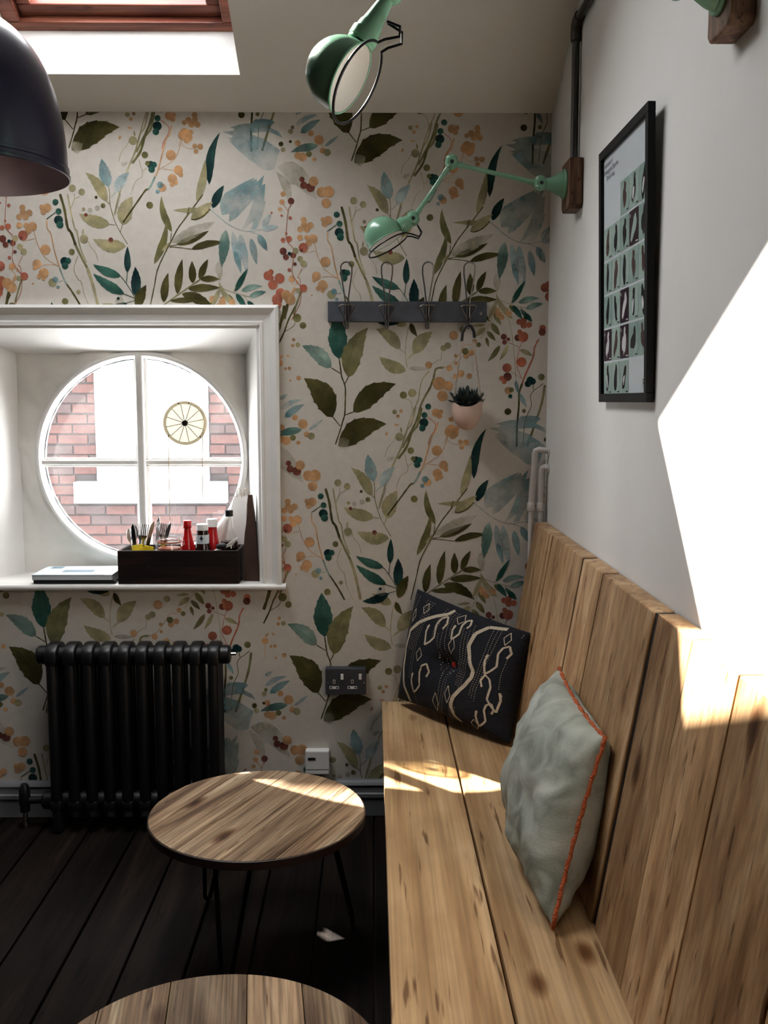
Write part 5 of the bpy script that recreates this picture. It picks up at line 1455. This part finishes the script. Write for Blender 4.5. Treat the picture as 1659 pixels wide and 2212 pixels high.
for a in (1.35, 1.85, 3.8, 5.55): MB().lathe((VX+0.072*cos(a), VY-0.009, VZ+0.072*sin(a)), (0, -1, 0), [(0, 0.0028), (0.001, 0.0025), (0.0012, 0)], 8).build('screw', M['dark'], vn)
MB().tube([(VX-0.058, VY-0.008, VZ-0.040), (VX-0.055, VY-0.030, 1.18), (VX-0.052, VY-0.045, ZL+0.19)], 0.0013, 6).build('pull_cord', M['ventrim'], vn)
MB().tube([(VX+0.062, VY-0.008, VZ-0.035), (VX+0.062, VY-0.030, 1.20), (VX+0.062, VY-0.034, 1.078)], 0.0013, 6).build('pull_cord', M['ventrim'], vn)
MB().lathe((VX+0.062, VY-0.034, 1.064), (0, 0, 1), [(0, 0.0125), (0.002, 0.012), (0.010, 0.004), (0.018, 0.003), (0.019, 0)], 18).build('cord_pull', M['pull'], vn, smooth=True)

# ------------------------------------------------------------------ house across the alley
HY = 4.0
hs = thing('brick_house', 'red brick house with white window across the alley, seen through the round window', 'house', (-1.6, HY, -3.0))
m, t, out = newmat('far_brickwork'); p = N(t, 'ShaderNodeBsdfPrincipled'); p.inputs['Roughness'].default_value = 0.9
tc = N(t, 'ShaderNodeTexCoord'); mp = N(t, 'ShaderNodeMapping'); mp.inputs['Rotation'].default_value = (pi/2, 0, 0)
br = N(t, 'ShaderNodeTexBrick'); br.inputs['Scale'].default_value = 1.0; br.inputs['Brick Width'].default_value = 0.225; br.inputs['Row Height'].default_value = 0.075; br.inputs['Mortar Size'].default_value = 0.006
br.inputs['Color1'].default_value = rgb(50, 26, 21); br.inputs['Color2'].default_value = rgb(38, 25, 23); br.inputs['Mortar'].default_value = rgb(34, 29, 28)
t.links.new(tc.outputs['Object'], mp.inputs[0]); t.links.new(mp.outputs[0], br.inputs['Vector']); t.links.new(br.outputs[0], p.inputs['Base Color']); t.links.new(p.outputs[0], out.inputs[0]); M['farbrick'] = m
BX0, BX1, BZ0, BZ1 = -2.78, -0.66, 0.05, 1.95          # area built brick by brick
HX0, HX1, HZ1 = -4.88, 3.5, 5.66
hw = MB()
for (a, b, c, d) in ((HX0, BX0, -3, HZ1), (BX1, HX1, -3, HZ1), (BX0, BX1, -3, BZ0), (BX0, BX1, BZ1, HZ1)): hw.box(a, b, HY, HY+0.3, c, d)
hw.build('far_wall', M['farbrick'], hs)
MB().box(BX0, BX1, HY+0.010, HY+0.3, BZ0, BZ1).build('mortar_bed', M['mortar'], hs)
bm_ = MB().box(-0.1075, 0.1075, -0.0, 0.05, -0.0325, 0.0325)
protoA = bm_.build('brick', M['brick'], None, bevel=0.004, org=(0, 0, 0), seg=1); meA = protoA.data
meB = meA.copy(); meB.materials.clear(); meB.materials.append(M['brick2']); bpy.data.objects.remove(protoA)
rb = random.Random(21); row = 0; z = BZ0 + 0.0375
WX0, WX1, WZ0 = -2.045, -1.212, 0.955
SLX0, SLX1, SLZ0, SLZ1 = -2.205, -1.078, 0.668, 0.826
while z < BZ1 - 0.03:
    x = BX0 + (0.1125 if row % 2 else 0.0) + 0.1125
    while x < BX1 - 0.05:
        inwin = (x+0.1075 > WX0 and x-0.1075 < WX1 and z+0.03 > SLZ1)
        insill = (x+0.1075 > SLX0 and x-0.1075 < SLX1 and SLZ0-0.03 < z < SLZ1+0.03)
        segs = []
        if inwin or insill:
            a0, a1 = (WX0, WX1) if inwin and not insill else (SLX0, SLX1)
            l, r = x-0.1075, x+0.1075
            if l < a0 - 0.03: segs.append((l, min(r, a0-0.004)))
            if r > a1 + 0.03: segs.append((max(l, a1+0.004), r))
        else: segs.append((x-0.1075, x+0.1075))
        for (l, r) in segs:
            o = bpy.data.objects.new('brick', meA if rb.random() < 0.6 else meB); COL.objects.link(o); o.parent = hs
            o.location = Vector(((l+r)/2, HY + rb.uniform(-0.004, 0.003), z + rb.uniform(-.002, .002))) - ORG[hs.name]; o.scale = ((r-l)/0.215, 1, rb.uniform(0.94, 1.02))
        x += 0.225
    z += 0.075; row += 1
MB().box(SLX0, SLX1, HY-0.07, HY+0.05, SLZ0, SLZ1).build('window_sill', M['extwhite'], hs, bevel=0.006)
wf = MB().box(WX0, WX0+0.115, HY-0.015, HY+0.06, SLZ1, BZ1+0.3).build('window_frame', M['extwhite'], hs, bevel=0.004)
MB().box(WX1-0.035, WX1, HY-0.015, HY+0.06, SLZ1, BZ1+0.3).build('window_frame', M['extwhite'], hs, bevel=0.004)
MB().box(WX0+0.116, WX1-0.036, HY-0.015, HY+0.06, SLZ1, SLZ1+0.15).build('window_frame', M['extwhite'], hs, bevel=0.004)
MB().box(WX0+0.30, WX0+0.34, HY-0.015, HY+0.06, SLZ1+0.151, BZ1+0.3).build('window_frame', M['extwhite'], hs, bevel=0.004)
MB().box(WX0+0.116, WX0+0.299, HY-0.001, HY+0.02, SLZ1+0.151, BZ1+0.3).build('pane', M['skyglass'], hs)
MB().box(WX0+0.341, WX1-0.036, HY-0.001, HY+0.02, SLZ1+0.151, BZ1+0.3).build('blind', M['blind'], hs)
